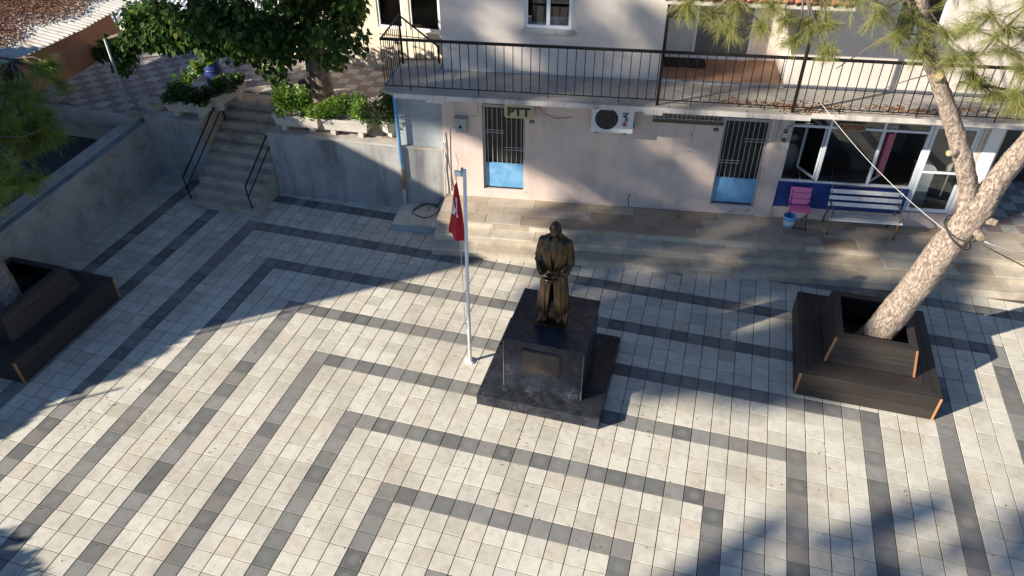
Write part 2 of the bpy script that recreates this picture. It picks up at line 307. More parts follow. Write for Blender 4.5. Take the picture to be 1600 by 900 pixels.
class MB:
    def __init__(s): s.v = []; s.f = []; s.mi = []; s.cur = 0; s.smooth = set()
    def add(s, vs, fs, smooth=False):
        b = len(s.v); s.v += [tuple(x) for x in vs]
        for f in fs:
            if smooth: s.smooth.add(len(s.f))
            s.f.append(tuple(i + b for i in f)); s.mi.append(s.cur)
        return s
    def box(s, x0, x1, y0, y1, z0, z1, ch=0.0):
        if ch <= 0:
            v = [(x0, y0, z0), (x1, y0, z0), (x1, y1, z0), (x0, y1, z0), (x0, y0, z1), (x1, y0, z1), (x1, y1, z1), (x0, y1, z1)]
            return s.add(v, [(0, 3, 2, 1), (4, 5, 6, 7), (0, 1, 5, 4), (1, 2, 6, 5), (2, 3, 7, 6), (3, 0, 4, 7)])
        c = ch; v = [(x0, y0, z0), (x1, y0, z0), (x1, y1, z0), (x0, y1, z0), (x0, y0, z1 - c), (x1, y0, z1 - c), (x1, y1, z1 - c), (x0, y1, z1 - c),
             (x0 + c, y0 + c, z1), (x1 - c, y0 + c, z1), (x1 - c, y1 - c, z1), (x0 + c, y1 - c, z1)]
        return s.add(v, [(0, 3, 2, 1), (0, 1, 5, 4), (1, 2, 6, 5), (2, 3, 7, 6), (3, 0, 4, 7), (4, 5, 9, 8), (5, 6, 10, 9), (6, 7, 11, 10), (7, 4, 8, 11), (8, 9, 10, 11)])
    def prism(s, poly, z0, z1):
        n = len(poly); v = [(*p, z0) for p in poly] + [(*p, z1) for p in poly]
        return s.add(v, [tuple(range(n - 1, -1, -1)), tuple(range(n, 2 * n))] + [(i, (i + 1) % n, n + (i + 1) % n, n + i) for i in range(n)])
    def loft(s, rings, closed=True, caps=True, smooth=True):
        n = len(rings[0]); v = [p for r in rings for p in r]; f = []
        for k in range(len(rings) - 1):
            for i in range(n if closed else n - 1):
                j = (i + 1) % n; f.append((k * n + i, k * n + j, (k + 1) * n + j, (k + 1) * n + i))
        if caps and closed: f += [tuple(range(n - 1, -1, -1)), tuple(range((len(rings) - 1) * n, len(rings) * n))]
        return s.add(v, f, smooth)
    def tube(s, pts, rad, n=8, smooth=True, bumps=0.0):
        pts = [Vector(p) for p in pts]; rad = rad if isinstance(rad, (list, tuple)) else [rad] * len(pts)
        rings = []; prev = None
        for i, p in enumerate(pts):
            d = (pts[min(i + 1, len(pts) - 1)] - pts[max(i - 1, 0)]).normalized()
            if prev is None: a = d.orthogonal().normalized()
            else:
                a = prev - d * prev.dot(d); a.normalize()
            prev = a; b = d.cross(a)
            rings.append([p + (a * math.cos(q) + b * math.sin(q)) * rad[i] * (1 + bumps * random.uniform(-1, 1)) for q in [2 * math.pi * k / n for k in range(n)]])
        return s.loft(rings, True, True, smooth)
    def ellipsoid(s, c, r, nu=12, nv=8):
        rings = []
        for j in range(nv + 1):
            ph = math.pi * (j / nv) - math.pi / 2; ph = max(-1.55, min(1.55, ph))
            rings.append([(c[0] + r[0] * math.cos(ph) * math.cos(2 * math.pi * i / nu), c[1] + r[1] * math.cos(ph) * math.sin(2 * math.pi * i / nu), c[2] + r[2] * math.sin(ph)) for i in range(nu)])
        return s.loft(rings)
    def build(s, name, mat, parent=None, **tags):
        off = Vector((0, 0, 0))
        if parent is not None: off = ORG[parent]
        me = bpy.data.meshes.new(name); me.from_pydata([tuple(Vector(v) - off) for v in s.v], [], s.f)
        mats = mat if isinstance(mat, (list, tuple)) else [mat]
        for m_ in mats: me.materials.append(m_)
        if s.smooth:
            me.polygons.foreach_set('use_smooth', [i in s.smooth for i in range(len(s.f))])
        if len(mats) > 1: me.polygons.foreach_set('material_index', s.mi)
        me.update(); o = link(bpy.data.objects.new(name, me))
        if parent is not None: o.parent = parent; ORG[o] = off
        else: ORG[o] = Vector((0, 0, 0))
        tag(o, **tags); return o
    def build_top(s, name, mat, org, ang=0.0, **tags):
        me_o = s.build(name, mat, None, **tags)
        me_o.data.transform(Matrix.Translation(-Vector(org))); me_o.location = rotz(org, ang); me_o.rotation_euler = (0, 0, ang); ORG[me_o] = Vector(org)
        return me_o

def arrays_mesh(name, V, F, mat, parent, smooth=False, **tags):
    """V: (n,3) array, F: (m,k) array of indices, made in one go"""
    off = np.array(ORG[parent]) if parent is not None else 0
    me = bpy.data.meshes.new(name); k = F.shape[1]
    me.vertices.add(len(V)); me.vertices.foreach_set('co', (V - off).astype(np.float32).ravel())
    me.loops.add(F.size); me.loops.foreach_set('vertex_index', F.astype(np.int32).ravel())
    me.polygons.add(len(F)); me.polygons.foreach_set('loop_start', np.arange(0, F.size, k, dtype=np.int32))
    try: me.polygons.foreach_set('loop_total', np.full(len(F), k, dtype=np.int32))
    except Exception: pass
    me.materials.append(mat); me.update(calc_edges=True); me.validate()
    o = link(bpy.data.objects.new(name, me))
    if parent is not None: o.parent = parent; ORG[o] = Vector(off)
    tag(o, **tags); return o

def wall(mb, s0, s1, z0, z1, t0, t1, holes):
    """a wall from s0..s1, z0..z1 between the depths t0 (front) and t1, with rectangular openings"""
    S = sorted({s0, s1, *[h[i] for h in holes for i in (0, 1)]}); Z = sorted({z0, z1, *[h[i] for h in holes for i in (2, 3)]})
    S = [x for x in S if s0 <= x <= s1]; Z = [x for x in Z if z0 <= x <= z1]
    solid = lambda i, j: 0 <= i < len(S) - 1 and 0 <= j < len(Z) - 1 and not any(h[0] < (S[i] + S[i + 1]) / 2 < h[1] and h[2] < (Z[j] + Z[j + 1]) / 2 < h[3] for h in holes)
    for i in range(len(S) - 1):
        for j in range(len(Z) - 1):
            if not solid(i, j): continue
            a, b, c, d = S[i], S[i + 1], Z[j], Z[j + 1]
            mb.add([(a, t0, c), (b, t0, c), (b, t0, d), (a, t0, d)], [(0, 1, 2, 3)]); mb.add([(a, t1, c), (b, t1, c), (b, t1, d), (a, t1, d)], [(3, 2, 1, 0)])
            if not solid(i - 1, j): mb.add([(a, t0, c), (a, t0, d), (a, t1, d), (a, t1, c)], [(0, 1, 2, 3)])
            if not solid(i + 1, j): mb.add([(b, t0, c), (b, t1, c), (b, t1, d), (b, t0, d)], [(0, 1, 2, 3)])
            if not solid(i, j - 1): mb.add([(a, t0, c), (a, t1, c), (b, t1, c), (b, t0, c)], [(0, 1, 2, 3)])
            if not solid(i, j + 1): mb.add([(a, t0, d), (b, t0, d), (b, t1, d), (a, t1, d)], [(0, 1, 2, 3)])

def text_mesh(body, size, extrude=0.004, weight=0.0):
    cu = bpy.data.curves.new('lettering', 'FONT'); cu.body = body; cu.size = size; cu.extrude = extrude; cu.offset = weight; cu.align_x = 'CENTER'; cu.align_y = 'CENTER'
    ob = link(bpy.data.objects.new('lettering', cu)); bpy.context.view_layer.update()
    dg = bpy.context.evaluated_depsgraph_get(); me = bpy.data.meshes.new_from_object(ob.evaluated_get(dg)); bpy.data.objects.remove(ob); return me
def lettering(body, size, mat, parent, loc, roll=0.0, bold=1.0, sx=1.0, weight=0.0):
    """upright lettering facing -y at loc (frame coordinates of parent)"""
    me = text_mesh(body, size, .004, weight); me.materials.clear(); me.materials.append(mat)
    me.transform(Matrix.Diagonal((sx, bold, 1, 1))); me.transform(Matrix.Rotation(roll, 4, 'Z')); me.transform(Matrix.Rotation(R(90), 4, 'X'))
    me.transform(Matrix.Translation(Vector(loc) - ORG[parent])); o = link(bpy.data.objects.new('lettering', me)); o.parent = parent; ORG[o] = ORG[parent]; return o

BA = R(8.2)                                   # the building stands 8.2 degrees off the paving grid
HP = 0.52; TW = 9.18; ZF = 3.50; TF = 7.92    # platform height, wall depth, balcony floor, balcony front

# ================================================================== SETTING: ground
mb = MB(); mb.box(-160, 160, -160, 160, -0.6, -0.09); mb.build('ground', M['earth'], None, kind='structure')
plaza = tag(MB().box(-12.2, 14, -8, 9.8, -0.085, -0.008).build('plaza_paving', M['mortar']), kind='structure'); 
T = 0.3
def is_dark(i, j):
    r = max(abs(i) + 0.5 - 2.5, j + 1.0)
    return r >= 0 and abs(r % 4) < 1e-6
def tile_me(name, mat, gx=0.0125, gy=0.0095):
    mb = MB(); mb.box(-T / 2 + gx / 2, T / 2 - gx / 2, -T / 2 + gy / 2, T / 2 - gy / 2, -0.03, 0.0, 0.0028)
    me = bpy.data.meshes.new(name); me.from_pydata(mb.v, [], mb.f[1:]); me.materials.append(mat); return me
tl, td = tile_me('tile', M['tile_light']), tile_me('tile', M['tile_dark'])
cells = []
for i in range(-40, 47):
    for j in range(-27, 33):
        x, y = i * T, (j + 0.5) * T
        if -x * math.sin(BA) + y * math.cos(BA) > 7.6 and x > -3.0: continue
        if x > -3.6 and y > 8.6: continue
        if -0.95 < x < 0.95 and 3.3 < y < 5.1: continue
        cells.append((i, j, x, y))
def seen(x, y):
    f = lambda ax, ay, bx, by: (bx - ax) * (y - ay) - (by - ay) * (x - ax) > 0
    return f(-6.38, -1.72, 7.18, 2.14) and f(7.18, 2.14, 8.74, 9.25) and f(-14, 6.18, -6.38, -1.72)
order = sorted([c for c in cells if seen(c[2], c[3])], key=lambda c: (c[2] - 1.99) ** 2 + (c[3] + 5.23) ** 2)
near = set(c[:2] for c in order[:300])
rest = [MB(), MB()]
tproto = [np.array([tuple(v.co) for v in tl.vertices]), [tuple(p.vertices) for p in tl.polygons]]
for (i, j, x, y) in cells:
    dk = is_dark(i, j); dz = random.uniform(-0.0025, 0.0015); rz = random.uniform(-0.006, 0.006); jx, jy = random.uniform(-.0012, .0012), random.uniform(-.0012, .0012)
    tx, ty = random.uniform(-0.004, 0.004), random.uniform(-0.004, 0.004)
    if (i, j) in near:
        o = link(bpy.data.objects.new('tile', td if dk else tl)); o.parent = plaza; o.location = (x + jx, y + jy, dz); o.rotation_euler = (tx, ty, rz)
    else:
        P = tproto[0]; c_, s_ = math.cos(rz), math.sin(rz)
        V = np.stack([P[:, 0] * c_ - P[:, 1] * s_ + x + jx, P[:, 0] * s_ + P[:, 1] * c_ + y + jy, P[:, 2] + dz + P[:, 0] * ty + P[:, 1] * tx], 1)
        rest[dk].add(V.tolist(), tproto[1])
rest[0].build('pale_tile_field', M['tile_light'], plaza, kind='stuff'); rest[1].build('grey_tile_field', M['tile_dark'], plaza, kind='stuff')

# street behind the side wall
tag(MB().box(-40, -11.42, -20, 8.28, -0.088, 0.9).build('street', M['asphalt']), kind='structure')

# ------------------------------------------------------------------ raised terrace
ZT = 1.65
terr = root('terrace', (-9, 9, 0), 0, kind='structure')
mb = MB(); mb.prism([(-7.85, 8.58), (-3.62, 8.88), (-3.3, 9.6), (-3.3, 20), (-7.85, 20)], 0, ZT - 0.03); mb.box(-30, -9.7, 8.62, 20, 0, ZT - 0.03); mb.box(-9.7, -7.85, 10.08, 20, 0, ZT - 0.03)
mb.box(-30, -11.42, 8.29, 8.62, 0, ZT - 0.03)
mb.build('terrace_bed', M['stair'], terr)
ta, tb = None, None
TS = 0.33
def tmesh(mat):
    m2 = MB(); m2.box(-TS / 2 + .004, TS / 2 - .004, -TS / 2 + .004, TS / 2 - .004, -0.028, 0, 0.003)
    me = bpy.data.meshes.new('tile'); me.from_pydata(m2.v, [], m2.f[1:]); me.materials.append(mat); return me
ta, tb = tmesh(M['terr_a']), tmesh(M['terr_b'])
ang = R(3.0); tcells = []
for i in range(-36, 20):
    for j in range(-3, 14):
        lx, ly = i * TS, j * TS; v = rotz((lx, ly, 0), ang); x, y = v.x - 8.0, v.y + 9.0
        if not (-16.5 < x < -3.7 and 8.4 < y < 12.9): continue
        if x > -11.5 and y < (8.80 if x < -9.5 else 8.83 + (x + 7.85) * 0.07): continue
        if -9.95 < x < -7.6 and y < 10.3: continue
        tcells.append((i, j, x, y))
tcells.sort(key=lambda c: (c[2] - 1.99) ** 2 + (c[3] + 5.23) ** 2)
farT = [MB(), MB()]
for n_, (i, j, x, y) in enumerate(tcells):
    k = (i + j) % 2
    if n_ < 298:
        o = link(bpy.data.objects.new('tile', (ta, tb)[k])); o.parent = terr; o.location = Vector((x, y, ZT + random.uniform(-.002, .002))) - ORG[terr]; o.rotation_euler = (0, 0, ang)
    else:
        h = TS / 2 - .004; q = [rotz((a, b, 0), ang) for a, b in ((-h, -h), (h, -h), (h, h), (-h, h))]
        farT[k].add([(x + p.x, y + p.y, ZT) for p in q], [(0, 1, 2, 3)])
for k, nm in ((0, 'grey_tile_field'), (1, 'red_tile_field')):
    if farT[k].v: farT[k].build(nm, (M['terr_a'], M['terr_b'])[k], terr, kind='stuff')
mb = MB()
for a, b in (((-30, 8.27), (-11.45, 8.27)),): mb.box(a[0], b[0], a[1] - .06, a[1] + .10, ZT - .28, ZT + .02)
mb.build('edge_kerb', M['coping'], terr)

# ------------------------------------------------------------------ retaining wall and side wall
rw = root('retaining_wall', (-6, 8.7, 0), 0, 'grey cement retaining wall holding the terrace between the stairs and the building', 'wall')
MB().prism([(-7.86, 8.46), (-3.60, 8.77), (-3.60, 8.875), (-7.86, 8.575)], 0, 1.60).build('face', M['cement'], rw)
MB().prism([(-7.88, 8.44), (-3.61, 8.75), (-3.61, 8.96), (-7.88, 8.72)], 1.602, 1.655).build('coping', M['coping'], rw)
rw2 = root('retaining_wall', (-10.4, 8.6, 0), 0, 'short dark cement wall left of the concrete stairs below a planter', 'wall')
MB().box(-11.24, -9.702, 8.50, 8.615, 0, 1.60).build('face', M['cement'], rw2)
MB().box(-11.24, -9.702, 8.48, 8.80, 1.602, 1.655).build('coping', M['coping'], rw2)
sw = root('side_wall', (-10.9, 4.5, 0), 0, 'long grey cement wall running along the left side of the plaza', 'wall')
# inner face from (-10.46,0) to (-11.2,8.6)
p0, p1 = (-10.42, -0.6), (-11.22, 8.49)
def offp(d): return [(p0[0] - d, p0[1]), (p1[0] - d, p1[1])]
q = lambda a, b: [offp(a)[0], offp(a)[1], offp(b)[1], offp(b)[0]]
MB().prism(q(0, .24), 0, 1.46).build('face', M['cement_side'], sw)
MB().prism(q(-.006, .16), 1.462, 1.475).build('painted_edge', M['coping_blue'], sw)
MB().prism(q(.162, .50), 0.9, 1.50).build('coping', M['coping'], sw)

# ------------------------------------------------------------------ concrete staircase and handrails
st = root('staircase', (-8.77, 7.4, 0), 0, 'worn concrete staircase climbing from the plaza to the terrace', 'stairs')
NR = 10; RH = 1.648 / NR; TR = 0.268
for k in range(NR):
    y0 = 7.38 + k * TR; x1 = -7.87 - .002 * k if k > 0 else -7.80; x0 = -9.66 + .002 * k if k > 0 else -9.72
    if k >= 5: x0, x1 = -9.69, -7.86
    MB().box(x0, x1, y0, y0 + TR + (0.025 if k < NR - 1 else 0.05), -0.004 - .001 * k, (k + 1) * RH, 0.008).build('step', M['stair'], st)
for xx, nm, yt in ((-9.62, 'black iron handrail on the left side of the concrete stairs', 9.35), (-7.98, 'black iron handrail on the right side of the concrete stairs', 8.75)):
    h = root('stair_handrail', (xx, 7.46, RH), 0, nm, 'handrail', 'stair handrails')
    zb = RH; sl = RH / TR
    top = lambda y: zb + 0.62 + (y - 7.46) * sl
    MB().tube([(xx, 7.46, zb), (xx - .01, 7.42, zb + .34), (xx, 7.40, zb + 0.62)], 0.016, 8).build('post', M['black_iron'], h)
    MB().tube([(xx, 7.40, zb + .62), (xx, yt, top(yt)), ], 0.018, 8).build('top_rail', M['black_iron'], h)
    MB().tube([(xx - .005, 7.42, zb + .33), (xx, yt, top(yt) - .30)], 0.014, 8).build('lower_rail', M['black_iron'], h)
    zt_ = math.floor((yt - 7.38) / TR) * RH + RH
    MB().tube([(xx, yt, top(yt)), (xx, yt + .02, min(zt_, ZT))], 0.016, 8).build('post', M['black_iron'], h)

# ------------------------------------------------------------------ stone steps and platform in front of the building
pf = root('stone_platform', (3, 8.0, 0), BA, kind='structure')
S0, S1 = -2.33, 13.0
fronts = [7.49, 7.80, 8.14]; RISE = HP / 3
MB().box(S0 + .03, S1, 7.53, 7.86, -0.05, RISE - .035).build('core', M['mortar'], pf)
MB().box(S0 + .03, S1, 7.84, 8.2, -0.05, 2 * RISE - .035).build('core', M['mortar'], pf)
MB().box(S0 + .03, S1, 8.18, TW + 2.5, -0.05, HP - .035).build('core', M['mortar'], pf)
for k, tf in enumerate(fronts):
    z1 = (k + 1) * RISE; z0 = k * RISE
    tn = fronts[k + 1] + .03 if k < 2 else tf + .34
    s = S0 + random.uniform(-.01, .02) - k * 0.0
    while s < S1:                          # tread slabs
        e_ = min(s + random.uniform(0.7, 1.5), S1)
        MB().box(s + .002, e_ - .002, tf - .022 + random.uniform(-.006, .006), tn - .003, z1 - .034, z1 + random.uniform(-.003, .003), 0.006).build('tread_slab', M['stone_a' if k < 2 else 'stone_b'], pf); s = e_
    s = S0
    while s < S1:                          # riser slabs
        e_ = min(s + random.uniform(0.6, 1.3), S1)
        MB().box(s + .002, e_ - .002, tf + random.uniform(-.003, .003), tf + .03, z0 + (.002 if k else -.03), z1 - .036).build('riser_slab', M['stone_a'], pf); s = e_
for r_ in range(2):
    t0 = 8.48 + r_ * 0.35; s = S0 + random.uniform(-.01, .03)
    while s < S1:
        e_ = min(s + random.uniform(0.6, 1.2), S1)
        MB().box(s + .002, e_ - .002, t0 + .002, t0 + .348, HP - .034, HP + random.uniform(-.003, .003), .004).build('paving_slab', M['stone_b'], pf); s = e_
# chequered alley paving beyond the right corner of the building
tcount = 0
for i in range(0, 9):
    for j in range(0, 7):
        s_, t_ = 9.35 + i * .33, TW + .16 + j * .33
        o = link(bpy.data.objects.new('tile', (ta, tb)[(i + j) % 2])); o.parent = pf; o.location = Vector((s_, t_, HP - .002)) - ORG[pf]
# small raised pad beside the steps, on which the pipe stands
pad = root('paved_pad', (-2.9, 8.6, 0), BA, 'low paved pad with a grey kerb left of the stone steps', 'paving pad')
MB().box(-3.45, -2.36, 8.30, 9.3, -.02, .13).build('kerb', M['bluegrey'], pad)
for i in range(3):
    for j in range(3):
        MB().box(-3.43 + i * .355, -3.43 + i * .355 + .348, 8.33 + j * .32, 8.33 + j * .32 + .314, .132, .168, .004).build('tile', M['tile_light'], pad)

# ================================================================== POST OFFICE BUILDING
bd = root('post_office_building', (3, TW, 0), BA, 'pink two storey building with balcony, barred doors and shop windows', 'building')
D1 = (-1.44, -0.50, 0.74, 3.2); D2 = (3.62, 4.56, 0.74, 3.2); TRW = (2.16, 3.60, 2.66, 3.2); SH = (4.95, 8.62, HP + .004, 3.2)
mb = MB(); wall(mb, -2.31, 8.68, HP - .1, 3.36, TW, TW + .25, [D1, D2, TRW, SH]); mb.build('ground_floor_wall', M['pink'], bd)
MB().prism([(-3.34, TW + .16), (-2.312, TW + .09), (-2.312, TW + .4), (-3.34, TW + .4)], 1.58, 3.365).build('side_panel', M['bluegrey'], bd)
# pillar between door and shop, slightly proud
MB().box(4.63, 4.945, TW - .04, TW + .24, HP - .05, 3.36).build('pillar', M['pink'], bd)
# rooms behind
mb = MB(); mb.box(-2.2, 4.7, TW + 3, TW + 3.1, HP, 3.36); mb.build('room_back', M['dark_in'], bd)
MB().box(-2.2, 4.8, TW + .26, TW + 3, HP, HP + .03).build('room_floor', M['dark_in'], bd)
mb = MB(); mb.box(4.80, 8.72, TW + 3.4, TW + 3.5, HP, 3.36); mb.box(4.78, 4.86, TW + .25, TW + 3.4, HP, 3.36); mb.box(8.60, 8.68, TW + .26, TW + 3.4, HP, 3.36); mb.build('shop_room_wall', M['room_wall'], bd)
MB().box(4.88, 8.6, TW + .01, TW + 3.4, HP + .005, HP + .03).build('shop_floor', M['room_floor'], bd)
MB().box(8.69, 9.02, TW + .0, TW + .2, HP - .02, 3.36).build('corner_pier', M['pink'], bd)
MB().box(8.72, 8.97, TW - .03, TW - .004, 1.0, 3.0).build('white_panel', M['white'], bd)
# barred doors
def barred_door(d, mir):
    s0, s1, z0, z1 = d; g = MB(); fw = .05
    g.box(s0, s0 + fw, TW + .07, TW + .13, z0, z1); g.box(s1 - fw, s1, TW + .07, TW + .13, z0, z1); g.box(s0 + fw, s1 - fw, TW + .07, TW + .13, 2.70, 2.76)
    dr = g.build('door', M['door_frame'], bd)
    MB().box(s0 + fw, s1 - fw, TW + .075, TW + .12, z0 + .03, 1.37).build('door_panel', M['door_blue'], dr)
    MB().box(s0 + fw, s1 - fw, TW + .06, TW + .135, z0 - .0, z0 + .028).build('threshold', M['black'], dr)
    n = 8
    for k in range(n):
        x = s0 + fw + (s1 - s0 - 2 * fw) * (k + .5) / n
        MB().box(x - .005, x + .005, TW + .087, TW + .097, 1.37, 2.70).build('bar', M['white_bar'], dr)
        MB().box(x - .005, x + .005, TW + .087, TW + .097, 2.76, z1).build('bar', M['white_bar'], dr)
    mid = (s0 + s1) / 2
    for zz, a, b in ((2.16, s0 + fw, mid), (2.10, s0 + fw, mid), (1.76, mid, s1 - fw), (1.70, mid, s1 - fw)) if not mir else ((2.3, mid, s1 - fw), (2.24, mid, s1 - fw), (1.78, s0 + fw, mid), (1.72, s0 + fw, mid)):
        MB().box(a, b, TW + .080, TW + .0845, zz, zz + .012).build('cross_bar', M['white_bar'], dr)
    MB().box(s0 + fw, s1 - fw, TW + .16, TW + .166, 1.37, z1).build('pane', M['dark_glass'], dr)
    return dr
barred_door(D1, False); barred_door(D2, True)
for d in (D1, D2): MB().box(d[0] - .02, d[1] + .02, TW - .012, TW + .05, d[2] - .05, d[2] - .002).build('door_sill', M['fascia'], bd)
# transom window left of the second door
tw_ = MB().box(TRW[0], TRW[1], TW - .02, TW + .08, TRW[2] - .05, TRW[2] - .001).build('window', M['curtain'], bd)
for k in range(16):
    x = TRW[0] + .04 + k * (TRW[1] - TRW[0] - .08) / 15; MB().box(x - .006, x + .006, TW + .02, TW + .032, TRW[2], 3.2).build('bar', M['white_bar'], tw_)
MB().box(TRW[0], TRW[1], TW + .01, TW + .019, TRW[2] + .03, TRW[2] + .045).build('cross_bar', M['white_bar'], tw_)
MB().box(TRW[0], TRW[1], TW + .06, TW + .066, TRW[2], 3.2).build('pane', M['glass'], tw_)
# shop front: navy dado, aluminium windows and door
MB().box(4.95, 7.64, TW + .002, TW + .16, .80, 1.40).build('dado', M['dado'], bd)
MB().box(4.95, 7.64, TW - .015, TW + .15, HP, .798).build('plinth', M['pink'], bd)
MB().box(7.64, 8.62, TW - .01, TW + .15, HP, .86).build('plinth', M['pink'], bd)
sfm = MB(); F = .05
for a, b, c, d in ((4.95, 5.00, 1.40, 3.2), (5.70, 5.75, 1.40, 3.2), (6.74, 6.79, 1.40, 3.2), (7.62, 7.69, .86, 3.2), (8.56, 8.62, .86, 3.2)): sfm.box(a, b, TW + .03, TW + .09, c, d)
for a, b, c, d in ((5.0, 5.7, 2.66, 2.71), (5.75, 6.74, 2.66, 2.71), (6.79, 7.62, 2.66, 2.71), (5.0, 5.7, 1.401, 1.44), (5.75, 6.74, 1.401, 1.44), (6.79, 7.62, 1.401, 1.44)): sfm.box(a, b, TW + .032, TW + .088, c, d)
sf = sfm.build('shop_window', M['alu'], bd)
for a, b, c, d in ((5.75, 6.74, 1.44, 2.66), (5.0, 5.7, 2.71, 3.2), (5.75, 6.74, 2.71, 3.2), (6.79, 7.62, 2.71, 3.2)): MB().box(a, b, TW + .058, TW + .063, c, d).build('pane', M['glass'], sf)
def sash(hs, es, et):      # open casement from hinge (hs, TW+.09) to free edge (es, et)
    a = Vector((hs, TW + .10, 0)); b = Vector((es, et, 0)); u = (b - a).normalized(); nrm = Vector((-u.y, u.x, 0)) * .018
    def bar(p, q_, z0, z1, m_):
        m_.prism([tuple((p - nrm)[:2]), tuple((q_ - nrm)[:2]), tuple((q_ + nrm)[:2]), tuple((p + nrm)[:2])], z0, z1)
    m_ = MB(); L = (b - a).length
    bar(a, a + u * .045, 1.45, 2.65, m_); bar(b - u * .045, b, 1.45, 2.65, m_); bar(a + u * .045, b - u * .045, 1.45, 1.495, m_); bar(a + u * .045, b - u * .045, 2.605, 2.65, m_)
    o = m_.build('casement', M['alu'], bd); nrm = nrm * .15; m_ = MB(); bar(a + u * .045, b - u * .045, 1.495, 2.605, m_); m_.build('pane', M['glass'], o)
sash(5.70, 5.42, TW + .62); sash(6.80, 7.18, TW + .52)
dm = MB()
for a, b, c, d in ((7.70, 7.76, .88, 2.86), (8.49, 8.55, .88, 2.86), (7.76, 8.49, .88, .96), (7.76, 8.49, 2.79, 2.86), (7.76, 8.49, 1.80, 1.85)): dm.box(a, b, TW + .02, TW + .06, c, d)
dr = dm.build('door', M['alu'], bd); MB().box(7.76, 8.49, TW + .036, TW + .041, .96, 1.80).build('pane', M['glass'], dr); MB().box(7.76, 8.49, TW + .036, TW + .041, 1.85, 2.79).build('pane', M['glass'], dr)
MB().box(8.46, 8.485, TW - .03, TW + .018, 1.60, 1.76).build('handle', M['black'], dr)
# balcony slab
bal = MB().prism([(-3.2, TF + .14), (-2.96, TF), (13, TF), (13, TW), (-2.31, TW), (-2.31, 9.58), (-3.2, 9.46)], 3.43, ZF).build('balcony', M['slabtop'], bd)
MB().box(-2.94, 4.93, TF - .022, TF - .002, 3.395, 3.49).build('fascia', M['fascia'], bal)
MB().box(4.932, 13, TF - .026, TF - .002, 3.455, 3.55).build('fascia', M['fascia'], bal)
MB().box(-2.3, -1.95, TF - .028, TF - .0225, 3.335, 3.44).build('fascia', M['fascia'], bal); MB().box(1.9, 2.25, TF - .028, TF - .0225, 3.345, 3.44).build('fascia', M['fascia'], bal)
for s_ in np.arange(-1.9, 12, 1.42): MB().box(s_ - .004, s_ + .004, TF - .0, TF + .085, ZF + .001, ZF + .006).build('joint', M['mortar'], bal)
# balcony railing
rl = MB().box(-3.14, 13, TF + .095, TF + .145, ZF + .985, ZF + 1.03).build('balcony_railing', M['black_iron'], bd)
MB().box(-3.14, 13, TF + .112, TF + .128, ZF + .085, ZF + .10).build('bottom_rail', M['black_iron'], rl)
s_ = -3.13; k = 0
while s_ < 12.9:
    MB().box(s_ - .0072, s_ + .0072, TF + .1130, TF + .1270, ZF + .10, ZF + .99).build('bar', M['black_iron'], rl)
    if k % 8 == 3: MB().box(s_ - .008, s_ + .008, TF + .112, TF + .128, ZF, ZF + .085).build('foot', M['black_iron'], rl)
    s_ += .168; k += 1
MB().tube([(-3.12, TF + .12, ZF + 1.01), (-3.13, 9.40, ZF + 1.01), (-2.36, 9.52, ZF + .34)], .021, 6, False).build('side_rail', M['black_iron'], rl)
MB().tube([(-3.12, TF + .12, ZF + .09), (-3.13, 9.40, ZF + .09), (-2.36, 9.52, ZF + .09)], .010, 6, False).build('side_rail', M['black_iron'], rl)
MB().tube([(-3.12, TF + .12, ZF + .6), (-3.13, 9.40, ZF + .6)], .007, 6, False).build('side_rail', M['black_iron'], rl)
MB().box(-3.15, -3.11, 9.38, 9.42, ZF, ZF + 1.03).build('corner_post', M['black_iron'], rl)
MB().box(-2.40, -2.36, 9.50, 9.54, ZF, ZF + .36).build('corner_post', M['black_iron'], rl)
for y_ in np.arange(8.2, 9.38, .13): MB().box(-3.131, -3.119, y_ - .006, y_ + .006, ZF + .09, ZF + 1.0).build('bar', M['black_iron'], rl)
for x_ in np.arange(-3.0, -2.42, .12):
    y_ = 9.40 + (x_ + 3.13) * .156; MB().box(x_ - .006, x_ + .006, y_ - .006, y_ + .006, ZF + .09, ZF + 1.0 - (x_ + 3.13) / .77 * .67).build('bar', M['black_iron'], rl)
for s_ in (2.13, 4.60): MB().box(s_ - .028, s_ + .028, TF + .062, TF + .099, ZF + .001, 5.46).build('porch_post', M['black_iron'], bd)
# upper storey walls
UW = (-0.53, 0.38, 4.44, 5.7)
mb = MB(); wall(mb, -2.22, 2.2, ZF + .002, 6.6, TW, TW + .25, [UW]); mb.build('upper_wall', M['upper'], bd)
UW2 = (6.30, 7.15, 4.45, 5.6)
mb = MB(); wall(mb, 4.62, 13, ZF + .002, 6.6, TW, TW + .25, [UW2]); mb.build('upper_wall', M['upper'], bd)
mb = MB(); mb.box(-2.22, -2.0, TW + .25, TW + 4, ZF + .002, 6.6); mb.build('gable_wall', M['upper'], bd)
for _a in (2.0, 4.62): MB().box(_a, _a + .2, TW + .251, TW + 1.28, ZF + .002, 6.6).build('porch_side_wall', M['upper'], bd)
MB().box(2.2, 4.62, TW + .02, TW + 1.5, ZF - .1, ZF + .03).build('porch_floor', M['redfloor'], bd)
MB().box(2.2, 4.62, TW - .05, TW + .018, ZF + .002, ZF + .045).build('porch_kerb', M['fascia'], bd)
mb = MB(); wall(mb, 2.2, 4.62, ZF + .03, 6.6, TW + 1.28, TW + 1.4, [(2.24, 2.86, ZF + .1, 5.6), (2.92, 4.02, ZF + .1, 5.6)]); mb.build('porch_back_wall', M['upper'], bd)
